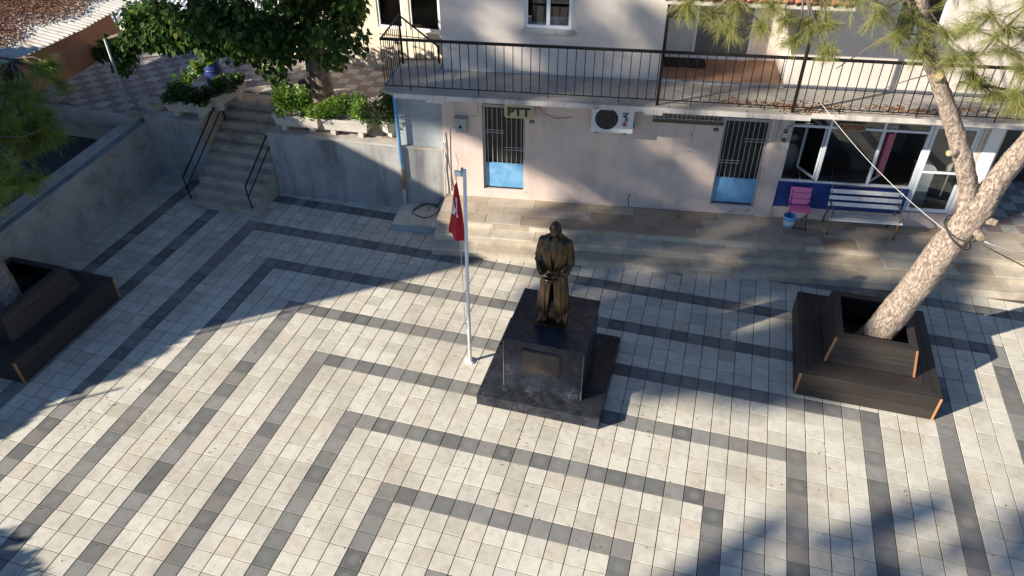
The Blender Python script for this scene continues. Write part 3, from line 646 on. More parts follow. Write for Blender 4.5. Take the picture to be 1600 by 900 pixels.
pd = MB().box(2.86, 2.92, TW + 1.24, TW + 1.30, ZF + .03, 5.6).box(4.0, 4.05, TW + 1.24, TW + 1.30, ZF + .03, 5.6).box(2.24, 2.27, TW + 1.24, TW + 1.30, ZF + .03, 5.6).box(2.92, 4.0, TW + 1.24, TW + 1.3, ZF + .03, ZF + .10).box(2.27, 2.86, TW + 1.24, TW + 1.3, ZF + .03, ZF + .10).build('porch_door', M['pvc'], bd)
MB().box(2.27, 2.86, TW + 1.26, TW + 1.29, ZF + .10, 4.33).build('door_panel', M['ac_white'], pd)
MB().box(2.27, 2.86, TW + 1.27, TW + 1.28, 4.33, 5.6).build('pane', M['glass'], pd); MB().box(2.92, 3.455, TW + 1.262, TW + 1.282, ZF + .10, 4.62).build('door_panel', M['vinyl'], pd)
MB().box(3.465, 4.0, TW + 1.262, TW + 1.282, ZF + .10, 4.62).build('door_panel', M['vinyl'], pd); MB().box(2.92, 4.0, TW + 1.27, TW + 1.28, 4.64, 5.6).build('pane', M['glass'], pd)
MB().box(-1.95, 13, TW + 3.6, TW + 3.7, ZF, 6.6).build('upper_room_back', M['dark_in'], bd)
MB().box(-2.22, 13, TW + .0, TW + 4, 6.605, 6.8).build('roof_slab', M['slabtop'], bd)
def upvc(wd, nm='window'):
    a, b, c, d = wd; m_ = MB(); f = .055; mid = (a + b) / 2
    for p, q_, r_, s2 in ((a, a + f, c, d), (b - f, b, c, d), (mid - .035, mid + .035, c + f, d - f), (a + f, b - f, c, c + f), (a + f, b - f, d - f, d)): m_.box(p, q_, TW + .03, TW + .09, r_, s2)
    o = m_.build(nm, M['pvc'], bd); MB().box(a + f, mid - .035, TW + .055, TW + .06, c + f, d - f).build('pane', M['glass'], o); MB().box(mid + .035, b - f, TW + .055, TW + .06, c + f, d - f).build('pane', M['glass'], o)
    MB().box(a - .06, b + .06, TW - .06, TW + .028, c - .09, c - .002, .008).build('sill', M['fascia'], o)
    MB().box(a + .1, mid - .05, TW + .3, TW + .32, c + .02, d).build('curtain', M['curtain'], o)
upvc(UW); upvc(UW2)
# tiled porch roof above the recess
pr = MB().prism([(TF - .28, 5.50), (TW, 5.95), (TW, 5.90), (TF - .28, 5.46)], 0, 1)
prm = MB(); prm.add([(2.0, TF - .24, 5.46), (5.12, TF - .24, 5.46), (5.12, TW - .003, 5.92), (2.0, TW - .003, 5.92), (2.0, TF - .24, 5.50), (5.12, TF - .24, 5.50), (5.12, TW - .003, 5.96), (2.0, TW - .003, 5.96)], [(0, 3, 2, 1), (4, 5, 6, 7), (0, 1, 5, 4), (1, 2, 6, 5), (2, 3, 7, 6), (3, 0, 4, 7)])
proof = prm.build('porch_roof', M['fascia'], bd)
L_ = math.hypot(TW - TF + .24, .46); nrow = 4
for r_ in range(nrow):
    for k in range(16):
        m_ = MB(); rings = []
        for q_ in (0, 1):
            u_ = (r_ + q_ * 1.08) / nrow; y_ = TF - .27 + (TW - TF + .24) * u_; z_ = 5.515 + .46 * u_ + (.022 if q_ == 0 else .0)
            if y_ > TW - .02: y_ = TW - .02
            rings.append([(2.0 + .195 * k + .0975 + .105 * math.cos(a_), y_, z_ + .055 * math.sin(a_)) for a_ in np.linspace(math.pi, 0, 7)])
        m_.loft(rings, closed=False, caps=False); m_.loft([[(p[0], p[1], p[2] - .012) for p in r2] for r2 in rings], closed=False, caps=False); m_.build('roof_tile', M['terracotta'], proof)

# cracks and chips in the plaster
def crack(P_, w_=.006):
    m2 = MB(); pts = []
    for a, b in zip(P_[:-1], P_[1:]):
        for k in range(4): u_ = k / 4; pts.append((a[0] + (b[0] - a[0]) * u_ + random.uniform(-.012, .012), a[1] + (b[1] - a[1]) * u_ + random.uniform(-.012, .012)))
    pts.append(P_[-1]); vs = []
    for k, (x_, z_) in enumerate(pts): ww = w_ * random.uniform(.4, 1.2); vs += [(x_ - ww, TW - .0015, z_ + ww * .3), (x_ + ww, TW - .0015, z_ - ww * .3)]
    m2.add(vs, [(2 * k, 2 * k + 1, 2 * k + 3, 2 * k + 2) for k in range(len(pts) - 1)]); m2.build('plaster_crack', M['mortar'], bd)
crack([(1.86, HP + .01), (1.84, .72), (1.85, .86)], .014); crack([(1.66, .66), (1.80, .69), (1.95, .68), (2.0, .66)], .010); crack([(3.02, 2.6), (3.0, 2.35), (3.02, 2.15)], .006); crack([(2.9, 1.95), (3.02, 1.98), (3.1, 1.93)], .009); crack([(4.02, HP + .02), (4.2, .62), (4.42, .60), (4.5, .68)], .010); crack([(-.3, .60), (.4, .56), (1.2, .57)], .005)
crack([(2.45, 1.7), (2.47, 1.64)], .008); crack([(1.4, 3.78), (1.42, 3.76)], .012); crack([(-2.1, .9), (-2.0, 1.3), (-2.05, 1.6)], .004)
# ------------------------------------------------------------------ things on the facade
ac = root('air_conditioner', (1.33, TW, 2.44), BA, 'white air conditioner outdoor unit with round black fan hung under the balcony', 'air conditioner')
MB().box(.90, 1.76, 8.87, TW - .06, 2.46, 3.02, .01).build('casing', M['ac_white'], ac)
m_ = MB(); m_.add([(1.21 + .235 * math.cos(a_), 8.866, 2.76 + .235 * math.sin(a_)) for a_ in np.linspace(0, 2 * math.pi, 33)[:-1]], [tuple(range(32))]); m_.build('fan_opening', M['black'], ac)
for r_ in (.08, .13, .18, .23): MB().tube([(1.21 + r_ * math.cos(a_), 8.858, 2.76 + r_ * math.sin(a_)) for a_ in np.linspace(0, 2 * math.pi, 33)], .003, 4).build('fan_guard', M['vinyl'], ac)
for s_ in (1.02, 1.60): MB().box(s_ - .025, s_ + .025, 8.93, TW, 2.40, 2.458).build('bracket', M['black'], ac)
MB().box(1.765, 1.79, 9.0, 9.08, 2.52, 2.62).build('valve', M['black'], ac)
lettering('ive', .18, M['black'], ac, (1.60, 8.864, 2.815), R(-82), 1.0, 1.0, .005); 
m_ = MB(); m_.add([(1.585 + x * .062, 8.864, 2.655 + z * .062) for x, z in ((-1, .4), (-.5, .5), (-.2, 1), (.1, .5), (.9, .7), (.6, .1), (.9, -.6), (.2, -.5), (0, -1), (-.3, -.4), (-.9, -.5), (-.6, 0))], [tuple(range(11, -1, -1))]); m_.build('emblem', M['red_mark'], ac)
sg = root('post_sign', (-.61, 9.05, 2.6), BA, 'yellow rounded sign reading PTT above the barred door', 'sign')
def rrect(x0, x1, z0, z1, r, y0, y1):
    P_ = []
    for cx, cz, a0 in ((x1 - r, z1 - r, 0), (x0 + r, z1 - r, 90), (x0 + r, z0 + r, 180), (x1 - r, z0 + r, 270)): P_ += [(cx + r * math.cos(R(a0 + a_)), cz + r * math.sin(R(a0 + a_))) for a_ in (0, 30, 60, 90)]
    n = len(P_); return MB().add([(p[0], y0, p[1]) for p in P_] + [(p[0], y1, p[1]) for p in P_], [tuple(range(n - 1, -1, -1)), tuple(range(n, 2 * n))] + [(i, (i + 1) % n, n + (i + 1) % n, n + i) for i in range(n)])
rrect(-.93, -.30, 2.60, 2.98, .06, 8.99, 9.07).build('board', M['yellow'], sg)
lettering('PTT', .25, M['black'], sg, (-.62, 8.984, 2.735), 0, 1.0, 1.12, .011)
MB().box(-.72, -.68, 9.071, TW, 2.8, 2.84).build('bracket', M['black'], sg)
for s_, z_, lab, num in ((-.36, 2.455, 'small dark oval number plate right of the barred door under the sign', '1'), (3.47, 2.515, 'small dark oval number plate left of the second barred door', '2')):
    h = root('number_plate', (s_, TW, z_), BA, lab, 'number plate', 'house number plates')
    m_ = MB(); P_ = [(s_ + .058 * math.cos(a_), z_ + .042 * math.sin(a_)) for a_ in np.linspace(0, 2 * math.pi, 19)[:-1]]
    m_.add([(p[0], TW - .012, p[1]) for p in P_] + [(p[0], TW, p[1]) for p in P_], [tuple(range(18))] + [(i, 18 + i, 18 + (i + 1) % 18, (i + 1) % 18) for i in range(18)]); m_.build('plate', M['navy'], h)
    MB().box(s_ - .006, s_ + .006, TW - .0145, TW - .0125, z_ - .022, z_ + .022).build('numeral', M['white'], h)
mt = root('meter_box', (-1.87, TW, 2.15), BA, 'grey metal meter box on the pink wall left of the barred door', 'meter box')
MB().box(-2.0, -1.75, 9.04, TW - .001, 2.16, 2.48, .01).build('casing', M['steel_box'], mt); MB().box(-2.02, -1.74, 9.0, TW - .001, 2.482, 2.50).build('hood', M['steel'], mt)
m_ = MB(); m_.tube([(-1.89, 9.03, 2.30), (-1.89, 9.045, 2.30)], .035, 12); m_.build('dial', M['black'], mt)
MB().tube([(-1.76, TW - .01, 2.49), (-1.55, TW - .01, 2.50), (-1.52, TW - .01, 2.60), (-1.52, TW - .01, 3.3)], .008, 6).build('conduit', M['pink'], mt)
MB().tube([(-2.0, TW - .01, 2.2), (-2.16, TW - .01, 2.2), (-2.18, TW - .01, 1.7), (-2.2, TW - .01, HP + .1)], .008, 6).build('conduit', M['pink'], mt)
eb = root('fuse_board', (4.83, TW - .05, 2.2), BA, 'white fuse board with loose cables on the pillar beside the shop', 'fuse board')
MB().box(4.68, 4.96, TW - .10, TW - .045, 2.20, 3.0, .006).build('board', M['fascia'], eb)
for z_ in (2.62, 2.42): m_ = MB(); m_.tube([(4.83, TW - .13, z_), (4.83, TW - .10, z_)], .045, 12); m_.build('socket', M['curtain'], eb)
for k in range(4): MB().tube([(4.78 + .03 * k, TW - .12, 2.45 + .1 * k), (4.74 + .03 * k, TW - .20, 2.55 + .1 * k), (4.90 + .05 * k, TW - .25, 2.85), (4.95 + .05 * k, TF + .3, 3.2), (4.85 + .02 * k, TF - .04, 3.36)], .006, 6).build('cable', [M['black'], M['wire_white']][k % 2], eb)
be = root('barber_sign', (6.12, TW + .05, 2.8), BA, 'faded red on tan sign reading BERBER in the shop window', 'sign')
MB().box(5.86, 6.40, TW + .018, TW + .027, 2.635, 2.805).build('board', M['berber'], be); lettering('BERBER', .15, M['berber_ink'], be, (6.13, TW + .014, 2.718), 0, 1.0, 1.0, .006)
# blue down pipe
MB().tube([(-3.33, 9.20, .16), (-3.33, 9.20, 1.6), (-3.33, 9.20, 3.36)], .043, 12).build_top('drain_pipe', M['blue_pipe'], (-3.33, 9.20, .16), BA, label='blue and white peeling drain pipe under the balcony corner', cat='pipe')
cc = root('cable_coil', (-2.75, 8.95, .17), BA, 'loose dark cable coil lying on the pad below the meter cables', 'cable')
MB().tube([(-2.75 + .30 * math.cos(a_) + .02 * math.sin(3 * a_), 8.9 + .26 * math.sin(a_), .18 + .05 * abs(math.sin(a_ * .7))) for a_ in np.linspace(0, 9.5, 60)], .010, 6).build('loop', M['black'], cc)
MB().tube([(-2.5, 9.0, .19), (-2.34, 9.12, .5), (-2.33, TW - .03, 1.2), (-2.28, TW - .03, 1.7), (-2.30, TW - .03, 2.1)], .011, 6).build('cable', M['wire_white'], cc)
MB().tube([(-2.6, 9.05, .19), (-2.25, 9.10, .6), (-2.25, TW - .02, 1.3), (-2.31, TW - .03, 1.85)], .009, 6).build('cable', M['wire_dark'], cc)

# ------------------------------------------------------------------ bench, pink chair, bucket, mat
bn = root('bench', (6.75, 8.85, HP), BA, 'white slatted park bench with iron legs in front of the navy shop wall', 'bench')
BX0, BX1 = 6.0, 7.5
for k, (t_, z_) in enumerate(((8.60, .93), (8.72, .925), (8.84, .92))):
    MB().box(BX0 + .02, BX1 - .02, t_ - .052, t_ + .052, HP + z_ - HP - .025 + .0, HP + z_ - HP + .0, .006).build('seat_slat', M['bench_white'] if k == 0 else M['bench_grey'], bn)
for k in range(3):
    z_ = 1.08 + k * .135; t_ = 8.955 + .035 * k
    MB().box(BX0 + .02, BX1 - .02, t_ - .012, t_ + .012, z_ - .045, z_ + .045, .005).build('back_slat', M['bench_white'], bn)
for i, s_ in enumerate((BX0 + .05, BX1 - .08)):
    mt_ = M['bench_iron'] if i == 0 else M['rust']
    MB().tube([(s_, 8.60, HP), (s_, 8.58, HP + .12), (s_, 8.63, HP + .38)], [.026, .02, .022], 8).build('leg', mt_, bn)
    MB().tube([(s_, 9.08, HP), (s_, 9.04, HP + .15), (s_, 8.94, HP + .40), (s_, 9.0, HP + .70), (s_, 9.05, HP + .95)], [.026, .02, .02, .018, .018], 8).build('leg', M['bench_iron'], bn)
    MB().box(s_ - .02, s_ + .02, 8.56, 8.95, HP + .35, HP + .375).build('seat_rail', M['bench_iron'], bn)
    MB().tube([(s_, 8.60, HP + .42), (s_, 8.56, HP + .52), (s_, 8.62, HP + .60), (s_, 8.80, HP + .62), (s_, 8.97, HP + .62)], .016, 8).build('armrest', M['bench_iron'], bn)
MB().tube([(BX0 + .05, 9.065, HP + .95), (BX1 - .08, 9.065, HP + .95)], .012, 6).build('top_bar', M['bench_iron'], bn)
ch = root('pink_chair', (5.5, 8.95, HP), BA, 'pink slatted folding chair with thin wire legs beside the bench', 'chair')
for k in range(3):
    z_ = HP + .47 + k * .125; y_ = 9.0 + .025 * k; MB().add([(5.24 - .01 * k, y_, z_), (5.64, y_ - .01, z_ + .0), (5.66, y_, z_ + .117), (5.22, y_ + .012, z_ + .12), (5.24 - .01 * k, y_ + .02, z_), (5.64, y_ + .01, z_), (5.66, y_ + .02, z_ + .117), (5.22, y_ + .032, z_ + .12)], [(0, 1, 2, 3), (7, 6, 5, 4), (0, 4, 5, 1), (1, 5, 6, 2), (2, 6, 7, 3), (3, 7, 4, 0)]).build('back_slat', M['pinkchair'], ch)
for k in range(3): MB().box(5.24, 5.68, 8.70 + k * .102, 8.797 + k * .102, HP + .43, HP + .448, .004).build('seat_slat', M['pinkchair'], ch)
for s_ in (5.27, 5.63):
    MB().tube([(s_, 9.14, HP), (s_, 8.72, HP + .43)], .009, 6).build('leg', M['black_iron'], ch); MB().tube([(s_, 8.68, HP), (s_, 8.98, HP + .43), (s_, 9.10, HP + .93)], .009, 6).build('leg', M['black_iron'], ch)
MB().tube([(5.27, 8.72, HP + .03), (5.63, 8.72, HP + .03)], .007, 6).build('stretcher', M['black_iron'], ch)
bk = root('bucket', (5.28, 8.80, HP), BA, 'small white paint bucket with blue rim in front of the pink chair', 'bucket')
def lathe(prof, c, n=20):
    return MB().loft([[(c[0] + r_ * math.cos(2 * math.pi * i / n), c[1] + r_ * math.sin(2 * math.pi * i / n), z_) for i in range(n)] for r_, z_ in prof], True, False)
lathe([(.001, HP + .004), (.105, HP + .004), (.125, HP + .22)], (5.28, 8.80)).build('body', M['bucket_w'], bk)
lathe([(.126, HP + .20), (.135, HP + .205), (.135, HP + .29), (.128, HP + .295), (.12, HP + .28), (.11, HP + .04), (.001, HP + .03)], (5.28, 8.80)).build('rim', M['bucket_b'], bk)
MB().tube([(5.28 + .13 * math.cos(a_), 8.80 - .10 * math.sin(a_), HP + .27 - .09 * math.sin(a_)) for a_ in np.linspace(0, math.pi, 12)], .004, 5).build('handle', M['steel'], bk)
MB().box(2.26, 3.15, 9.86, 10.36, ZF + .032, ZF + .05, .006).build_top('doormat', M['mat'], (2.7, 10.1, ZF + .03), BA, label='black ribbed doormat on the red porch floor upstairs', cat='doormat')
# inside the shop
sc_ = root('barber_chair', (5.25, TW + .55, HP + .03), BA, 'grey barber chair standing behind the left shop window', 'chair')
lathe([(.22, HP + .03), (.22, HP + .07), (.05, HP + .10), (.05, HP + .5), (.001, HP + .5)], (5.25, TW + .55)).build('pedestal', M['skin_chrome'], sc_)
MB().box(5.05, 5.45, TW + .33, TW + .78, HP + .5, HP + .64, .03).build('seat', M['vinyl'], sc_); MB().ellipsoid((5.25, TW + .80, HP + 1.05), (.21, .07, .36)).build('backrest', M['vinyl'], sc_); MB().ellipsoid((5.25, TW + .82, HP + 1.52), (.12, .05, .09)).build('headrest', M['vinyl'], sc_)
for s_ in (5.02, 5.48): MB().tube([(s_, TW + .75, HP + .82), (s_, TW + .36, HP + .80), (s_, TW + .36, HP + .6)], .022, 8).build('armrest', M['skin_chrome'], sc_)
tw2 = MB(); 
cols_ = [(6.90 + .022 * k, TW + .30 + .018 * math.sin(k * 1.9)) for k in range(10)]
tw2.loft([[(x_, y_, z_) for x_, y_ in cols_] for z_ in (1.55, 2.0, 2.5)], False, False); tw2.loft([[(x_, y_ + .012, z_) for x_, y_ in cols_] for z_ in (1.55, 2.0, 2.5)], False, False)
tw2.build_top('hanging_towel', M['towel'], (7.0, TW + .3, 1.55), BA, label='pink towel hanging behind the open right shop window', cat='towel')
ws = root('waiting_chair', (6.1, TW + 1.3, HP + .03), BA, 'chrome framed waiting chair seen dimly behind the middle shop pane', 'chair')
MB().box(5.85, 6.35, TW + 1.1, TW + 1.55, HP + .43, HP + .48, .01).build('seat', M['vinyl'], ws)
for s_ in (5.84, 6.36): MB().tube([(s_, TW + 1.08, HP + .03), (s_, TW + 1.08, HP + .65), (s_, TW + 1.55, HP + .65), (s_, TW + 1.58, HP + .03)], .014, 8).build('leg', M['skin_chrome'], ws)
MB().box(5.85, 6.35, TW + 1.56, TW + 1.59, HP + .6, HP + .95).build('backrest', M['vinyl'], ws)
sb = root('storage_box', (8.1, TW + .6, HP), BA, 'white box standing inside behind the shop door', 'box'); MB().box(7.92, 8.22, TW + .5, TW + .85, HP + .03, HP + 1.1, .01).build('carton', M['ac_white'], sb); MB().box(7.90, 8.24, TW + .48, TW + .87, HP + 1.102, HP + 1.13).build('lid', M['white'], sb)

# ================================================================== CREAM BUILDING AND BACK OF THE TERRACE
cb = root('cream_building', (-6, 12.8, ZT), 0, 'sunlit cream building behind the terrace with dark windows', 'building')
W1 = (-5.95, -5.10, 2.75, 4.4); W2 = (-6.85, -6.12, 2.75, 4.4); W3 = (-8.3, -7.5, 2.9, 4.4)
mb = MB(); wall(mb, -9.2, -3.5, ZT - .05, 5.4, 12.8, 13.05, [W1, W2, W3]); mb.build('wall', M['cream'], cb)
for wd in (W1, W2, W3):
    a, b, c, d = wd; o = MB().box(a, a + .06, 12.83, 12.9, c, d).box(b - .06, b, 12.83, 12.9, c, d).box(a + .06, b - .06, 12.83, 12.9, c, c + .06).build('window', M['pvc'], cb)
    MB().box(a + .06, b - .06, 12.86, 12.866, c + .06, d).build('pane', M['glass'], o); MB().box(a - .08, b + .08, 12.72, 12.828, c - .13, c - .002).build('sill', M['cream'], o); MB().box(a, b, 13.2, 13.22, c, d).build('curtain', M['curtain'], o)
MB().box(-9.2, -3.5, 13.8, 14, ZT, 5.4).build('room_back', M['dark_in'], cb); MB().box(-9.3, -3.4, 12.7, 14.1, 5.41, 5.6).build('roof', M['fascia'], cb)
lw = root('boundary_wall', (-12.5, 12.8, ZT), 0, 'low cream wall topped with white corrugated sheeting behind the terrace', 'wall')
MB().box(-20, -9.21, 12.8, 13.0, ZT - .05, 2.06).build('wall', M['cream'], lw)
MB().box(-20, -9.21, 12.74, 12.80, ZT - .05, ZT + .06).build('base_strip', M['mortar'], lw)
def corrugated(x0, x1, pitch, amp, A, B, thick=.006, seg=6):
    """sheet whose ridges run from the line z/y A to B; ridges spaced along x"""
    n = int((x1 - x0) / pitch * seg); m_ = MB(); xs = np.linspace(x0, x1, n + 1); hh = amp * np.sin((xs - x0) / pitch * 2 * math.pi)
    for dz in (0, -thick): m_.loft([[(x, A[0], A[1] + h_ + dz) for x, h_ in zip(xs, hh)], [(x, B[0], B[1] + h_ + dz) for x, h_ in zip(xs, hh)]], False, False)
    return m_
corrugated(-20, -9.3, .16, .03, (12.70, 2.07), (14.2, 2.75)).build('corrugated_sheet', M['corrug_white'], lw)
tag(MB().box(-60, 40, 14.3, 60, -.08, 1.2).build('back_garden', M['earth']), kind='structure')
# ------------------------------------------------------------------ awning shelter on the left
aw = root('awning_shelter', (-14.5, 9, ZT), 0, 'leaf strewn corrugated roof shelter with an orange tarpaulin side', 'shelter')
m_ = MB(); ys = np.linspace(6.3, 11.6, 205); hh = .03 * np.sin((ys - 6.3) / .155 * 2 * math.pi)
xe = -13.1 - .12 * np.clip(ys - 9.5, 0, 9)
for dz in (0, -.007): m_.loft([[(x_, y, 3.24 + h_ + dz) for x_, y, h_ in zip(xe, ys, hh)], [(-17, y, 3.755 + h_ + dz) for y, h_ in zip(ys, hh)]], False, False)
m_.build('roof_sheet', M['corrug'], aw)
nl = 30000; yy = rng.uniform(6.4, 11.6, nl); uu = 0.13 + .9 * rng.beta(1.4, 1.2, nl) + .05 * np.sin(yy * 3); uu = np.clip(uu, 0.02, 1)
xx = -13.3 - 6.6 * uu * .55; zz = 3.24 + (-13.1 - xx) / 6.9 * .91 + .035 + rng.uniform(0, .03, nl)
def quads(Cn, size, up=None, aspect=.6):
    n = len(Cn); a = rng.normal(size=(n, 3)); a /= np.linalg.norm(a, axis=1, keepdims=True)
    if up is not None: a[:, 2] *= up; a /= np.linalg.norm(a, axis=1, keepdims=True)
    b = rng.normal(size=(n, 3)); 
    if up is not None: b[:, 2] *= up
    b = np.cross(np.cross(a, b), a); b /= np.linalg.norm(b, axis=1, keepdims=True) + 1e-9
    s = (size * rng.uniform(.7, 1.3, n))[:, None]; a = a * s * .5; b = b * s * .5 * aspect
    V = np.stack([Cn - a, Cn - b * 1.0, Cn + a, Cn + b * 1.0], 1).reshape(-1, 3); return V, np.arange(4 * n).reshape(-1, 4)
V, Fq = quads(np.stack([xx, yy, zz], 1), .052, up=.25, aspect=.6); arrays_mesh('leaf_litter', V, Fq, M['litter'], aw, kind='stuff')
m_ = MB(); ys2 = np.linspace(6.6, 10.7, 24)
wob = lambda y: .05 * math.sin(y * 3.1) + .03 * math.sin(y * 7.0)
rowsT = [[(-13.22 - .12 * max(0, y - 9.5), y, 3.17) for y in ys2], [(-13.12 - .12 * max(0, y - 9.5) + wob(y) * .6, y, 2.85) for y in ys2], [(-12.98 - .14 * max(0, y - 9.3) + wob(y), y, 2.42 + .14 * ((y - 8.6) / 2) ** 2) for y in ys2]]
m_.loft(rowsT, False, False); m_.loft([[(p[0] - .01, p[1], p[2]) for p in r_] for r_ in rowsT], False, False); m_.build('tarpaulin', M['tarp'], aw)
for x_, y_ in ((-13.55, 8.33), (-16.8, 8.33), (-13.9, 11.4)): MB().tube([(x_, y_, ZT), (x_, y_, 3.22 + (-13.1 - x_) * .13)], .03, 8).build('post', M['steel'], aw)
MB().tube([(-11.45, 8.34, 1.66), (-11.52, 8.40, 3.5)], .028, 8).build_top('steel_post', M['steel'], (-11.45, 8.34, 1.66), label='thin grey steel post at the end of the side wall', cat='post')
cbk = root('concrete_block', (-11.2, 8.95, ZT), 0, 'rough broken concrete block lying by the terrace edge', 'block')
MB().prism([(-11.55, 8.80), (-11.0, 8.72), (-10.93, 8.95), (-11.1, 9.1), (-11.5, 9.05)], ZT + .003, ZT + .20).build('slab', M['stair'], cbk); MB().prism([(-11.25, 8.78), (-11.0, 8.76), (-10.96, 8.9), (-11.2, 8.95)], ZT + .201, ZT + .26).build('cap', M['coping'], cbk)
br = root('water_barrel', (-10.35, 10.35, ZT), 0, 'dark blue plastic barrel on the terrace behind the planter', 'barrel')
lathe([(.001, ZT + .004), (.20, ZT + .004), (.235, ZT + .15), (.24, ZT + .3), (.235, ZT + .62), (.19, ZT + .72), (.19, ZT + .74), (.09, ZT + .745), (.09, ZT + .70), (.001, ZT + .70)], (-10.35, 10.35)).build('body', M['barrel'], br)
for z_ in (.22, .52): lathe([(.236, ZT + z_), (.25, ZT + z_ + .01), (.25, ZT + z_ + .03), (.236, ZT + z_ + .04)], (-10.35, 10.35)).build('hoop', M['barrel'], br)

# ------------------------------------------------------------------ concrete flower troughs on the terrace edge
def trough(x0, y0, x1, y1, w_, lab, sizes=None):
    a = Vector((x0, y0, 0)); b = Vector((x1, y1, 0)); ang = math.atan2(y1 - y0, x1 - x0); L = (b - a).length; zb = ZT + .15; h = .27
    tr = root('flower_trough', (0, 0, 0), 0, lab, 'planter', 'concrete flower troughs'); tr.location = ((x0 + x1) / 2, (y0 + y1) / 2, ZT); tr.rotation_euler = (0, 0, ang)
    ORG[tr] = Vector((0, 0, 0)); z0 = .15
    def ring(i, z): return [(-L / 2 + i, -w_ / 2 + i, z), (L / 2 - i, -w_ / 2 + i, z), (L / 2 - i, w_ / 2 - i, z), (-L / 2 + i, w_ / 2 - i, z)]
    m_ = MB(); m_.loft([ring(.05, z0), ring(.015, z0 + h - .05), ring(0, z0 + h - .045), ring(0, z0 + h), ring(.045, z0 + h), ring(.06, z0 + h - .07)], True, True, False); m_.build('trough', M['trough'], tr)
    for sx in (-1, 1): MB().box(sx * (L / 2 - .22) - .06, sx * (L / 2 - .22) + .06, -w_ / 2 + .08, w_ / 2 - .08, 0.008, z0 + .0).build('foot', M['trough'], tr)
    return tr, Vector(((x0 + x1) / 2, (y0 + y1) / 2, ZT + z0 + h - .05)), Vector((math.cos(ang), math.sin(ang), 0)), L
def leaf_shape(Cn, D, size, droop=.3, wid=.75):
    """pointed six-sided leaves: base at Cn, blade along D"""
    n = len(Cn); D = D / (np.linalg.norm(D, axis=1, keepdims=True) + 1e-9)
    up = np.tile([0, 0, 1.0], (n, 1)) + rng.normal(size=(n, 3)) * .35; sd_ = np.cross(D, up); sd_ /= np.linalg.norm(sd_, axis=1, keepdims=True) + 1e-9
    nn = np.cross(sd_, D); s = (size * rng.uniform(.45, 1.45, n))[:, None]; w_ = s * wid * .5
    P_ = [Cn, Cn + D * s * .25 + sd_ * w_ - nn * s * .05, Cn + D * s * .65 + sd_ * w_ * .75 - nn * s * .10, Cn + D * s - nn * s * droop * .6, Cn + D * s * .65 - sd_ * w_ * .75 - nn * s * .10, Cn + D * s * .25 - sd_ * w_ - nn * s * .05]
    V = np.stack(P_, 1).reshape(-1, 3); idx = np.arange(n)[:, None] * 6; F1 = np.concatenate([idx + [0, 1, 2, 3], idx + [0, 3, 4, 5]], 0); return V, F1
def shrub(c, u_, L, wid, h, n, lab, mat, grp='shrubs in the concrete troughs', size=.055, clumps=7):
    o = root('shrub', tuple(c), 0, lab, 'shrub', grp); pts = []
    for k in range(clumps):
        q_ = c + u_ * random.uniform(-L / 2, L / 2) + Vector((random.uniform(-.4, .4) * wid, random.uniform(-.5, .5) * wid, 0)); r_ = random.uniform(.5, 1.0)
        hh_ = h * random.uniform(.55, 1.1)
        m2 = MB(); m2.tube([q_ - Vector((0, 0, .03)), q_ + Vector((random.uniform(-.05, .05), random.uniform(-.05, .05), hh_ * .7))], [.008, .004], 5)
        m2.build('stem', M['twig'], o)
        k_ = int(n / clumps); d_ = rng.normal(size=(k_, 3)); d_ /= np.linalg.norm(d_, axis=1, keepdims=True); rr = rng.uniform(.55, 1, k_)[:, None]
        pts.append(np.array(q_)[None] + np.array([0, 0, hh_ * .55]) + d_ * rr * np.array([wid * .45 * r_ + .05, wid * .45 * r_ + .05, hh_ * .55]))
    Cn = np.concatenate(pts); D = Cn - np.array(c)[None] + rng.normal(size=Cn.shape) * .15; D[:, 2] += .05
    V, F1 = leaf_shape(Cn, D, size); arrays_mesh('foliage', V, F1, mat, o); return o
tA, cA, uA, LA = trough(-10.62, 8.74, -9.52, 8.80, .38, 'shaded concrete trough on the wall left of the stairs, long side facing the plaza')
tA2, cA2, uA2, LA2 = trough(-9.62, 9.02, -9.50, 10.12, .36, 'concrete trough along the left edge of the stair head')
tB, cB, uB, LB = trough(-7.72, 8.76, -6.60, 8.84, .40, 'shaded concrete trough just right of the stairs')
tC, cC, uC, LC = trough(-6.52, 8.84, -5.42, 8.93, .40, 'sunlit concrete trough in the middle of the retaining wall')
tD, cD, uD, LD = trough(-5.12, 8.90, -4.62, 9.86, .38, 'concrete trough set crosswise near the blue pipe')
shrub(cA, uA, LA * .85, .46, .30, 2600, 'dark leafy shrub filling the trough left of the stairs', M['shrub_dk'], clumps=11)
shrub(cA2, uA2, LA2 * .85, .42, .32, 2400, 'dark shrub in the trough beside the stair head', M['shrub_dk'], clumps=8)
shrub(cB, uB, LB * .9, .55, .55, 3200, 'bright green bushy shrub in the trough right of the stairs', M['shrub'], clumps=9)
shrub(cC, uC, LC * .9, .58, .50, 3400, 'sunlit green shrub spilling over the middle trough', M['shrub'], clumps=9)
shrub(cD + Vector((-.1, -.15, 0)), uD, LD * 1.05, .72, .72, 4600, 'glossy dark green shrub beside the blue pipe', M['shrub_dk'], clumps=13)

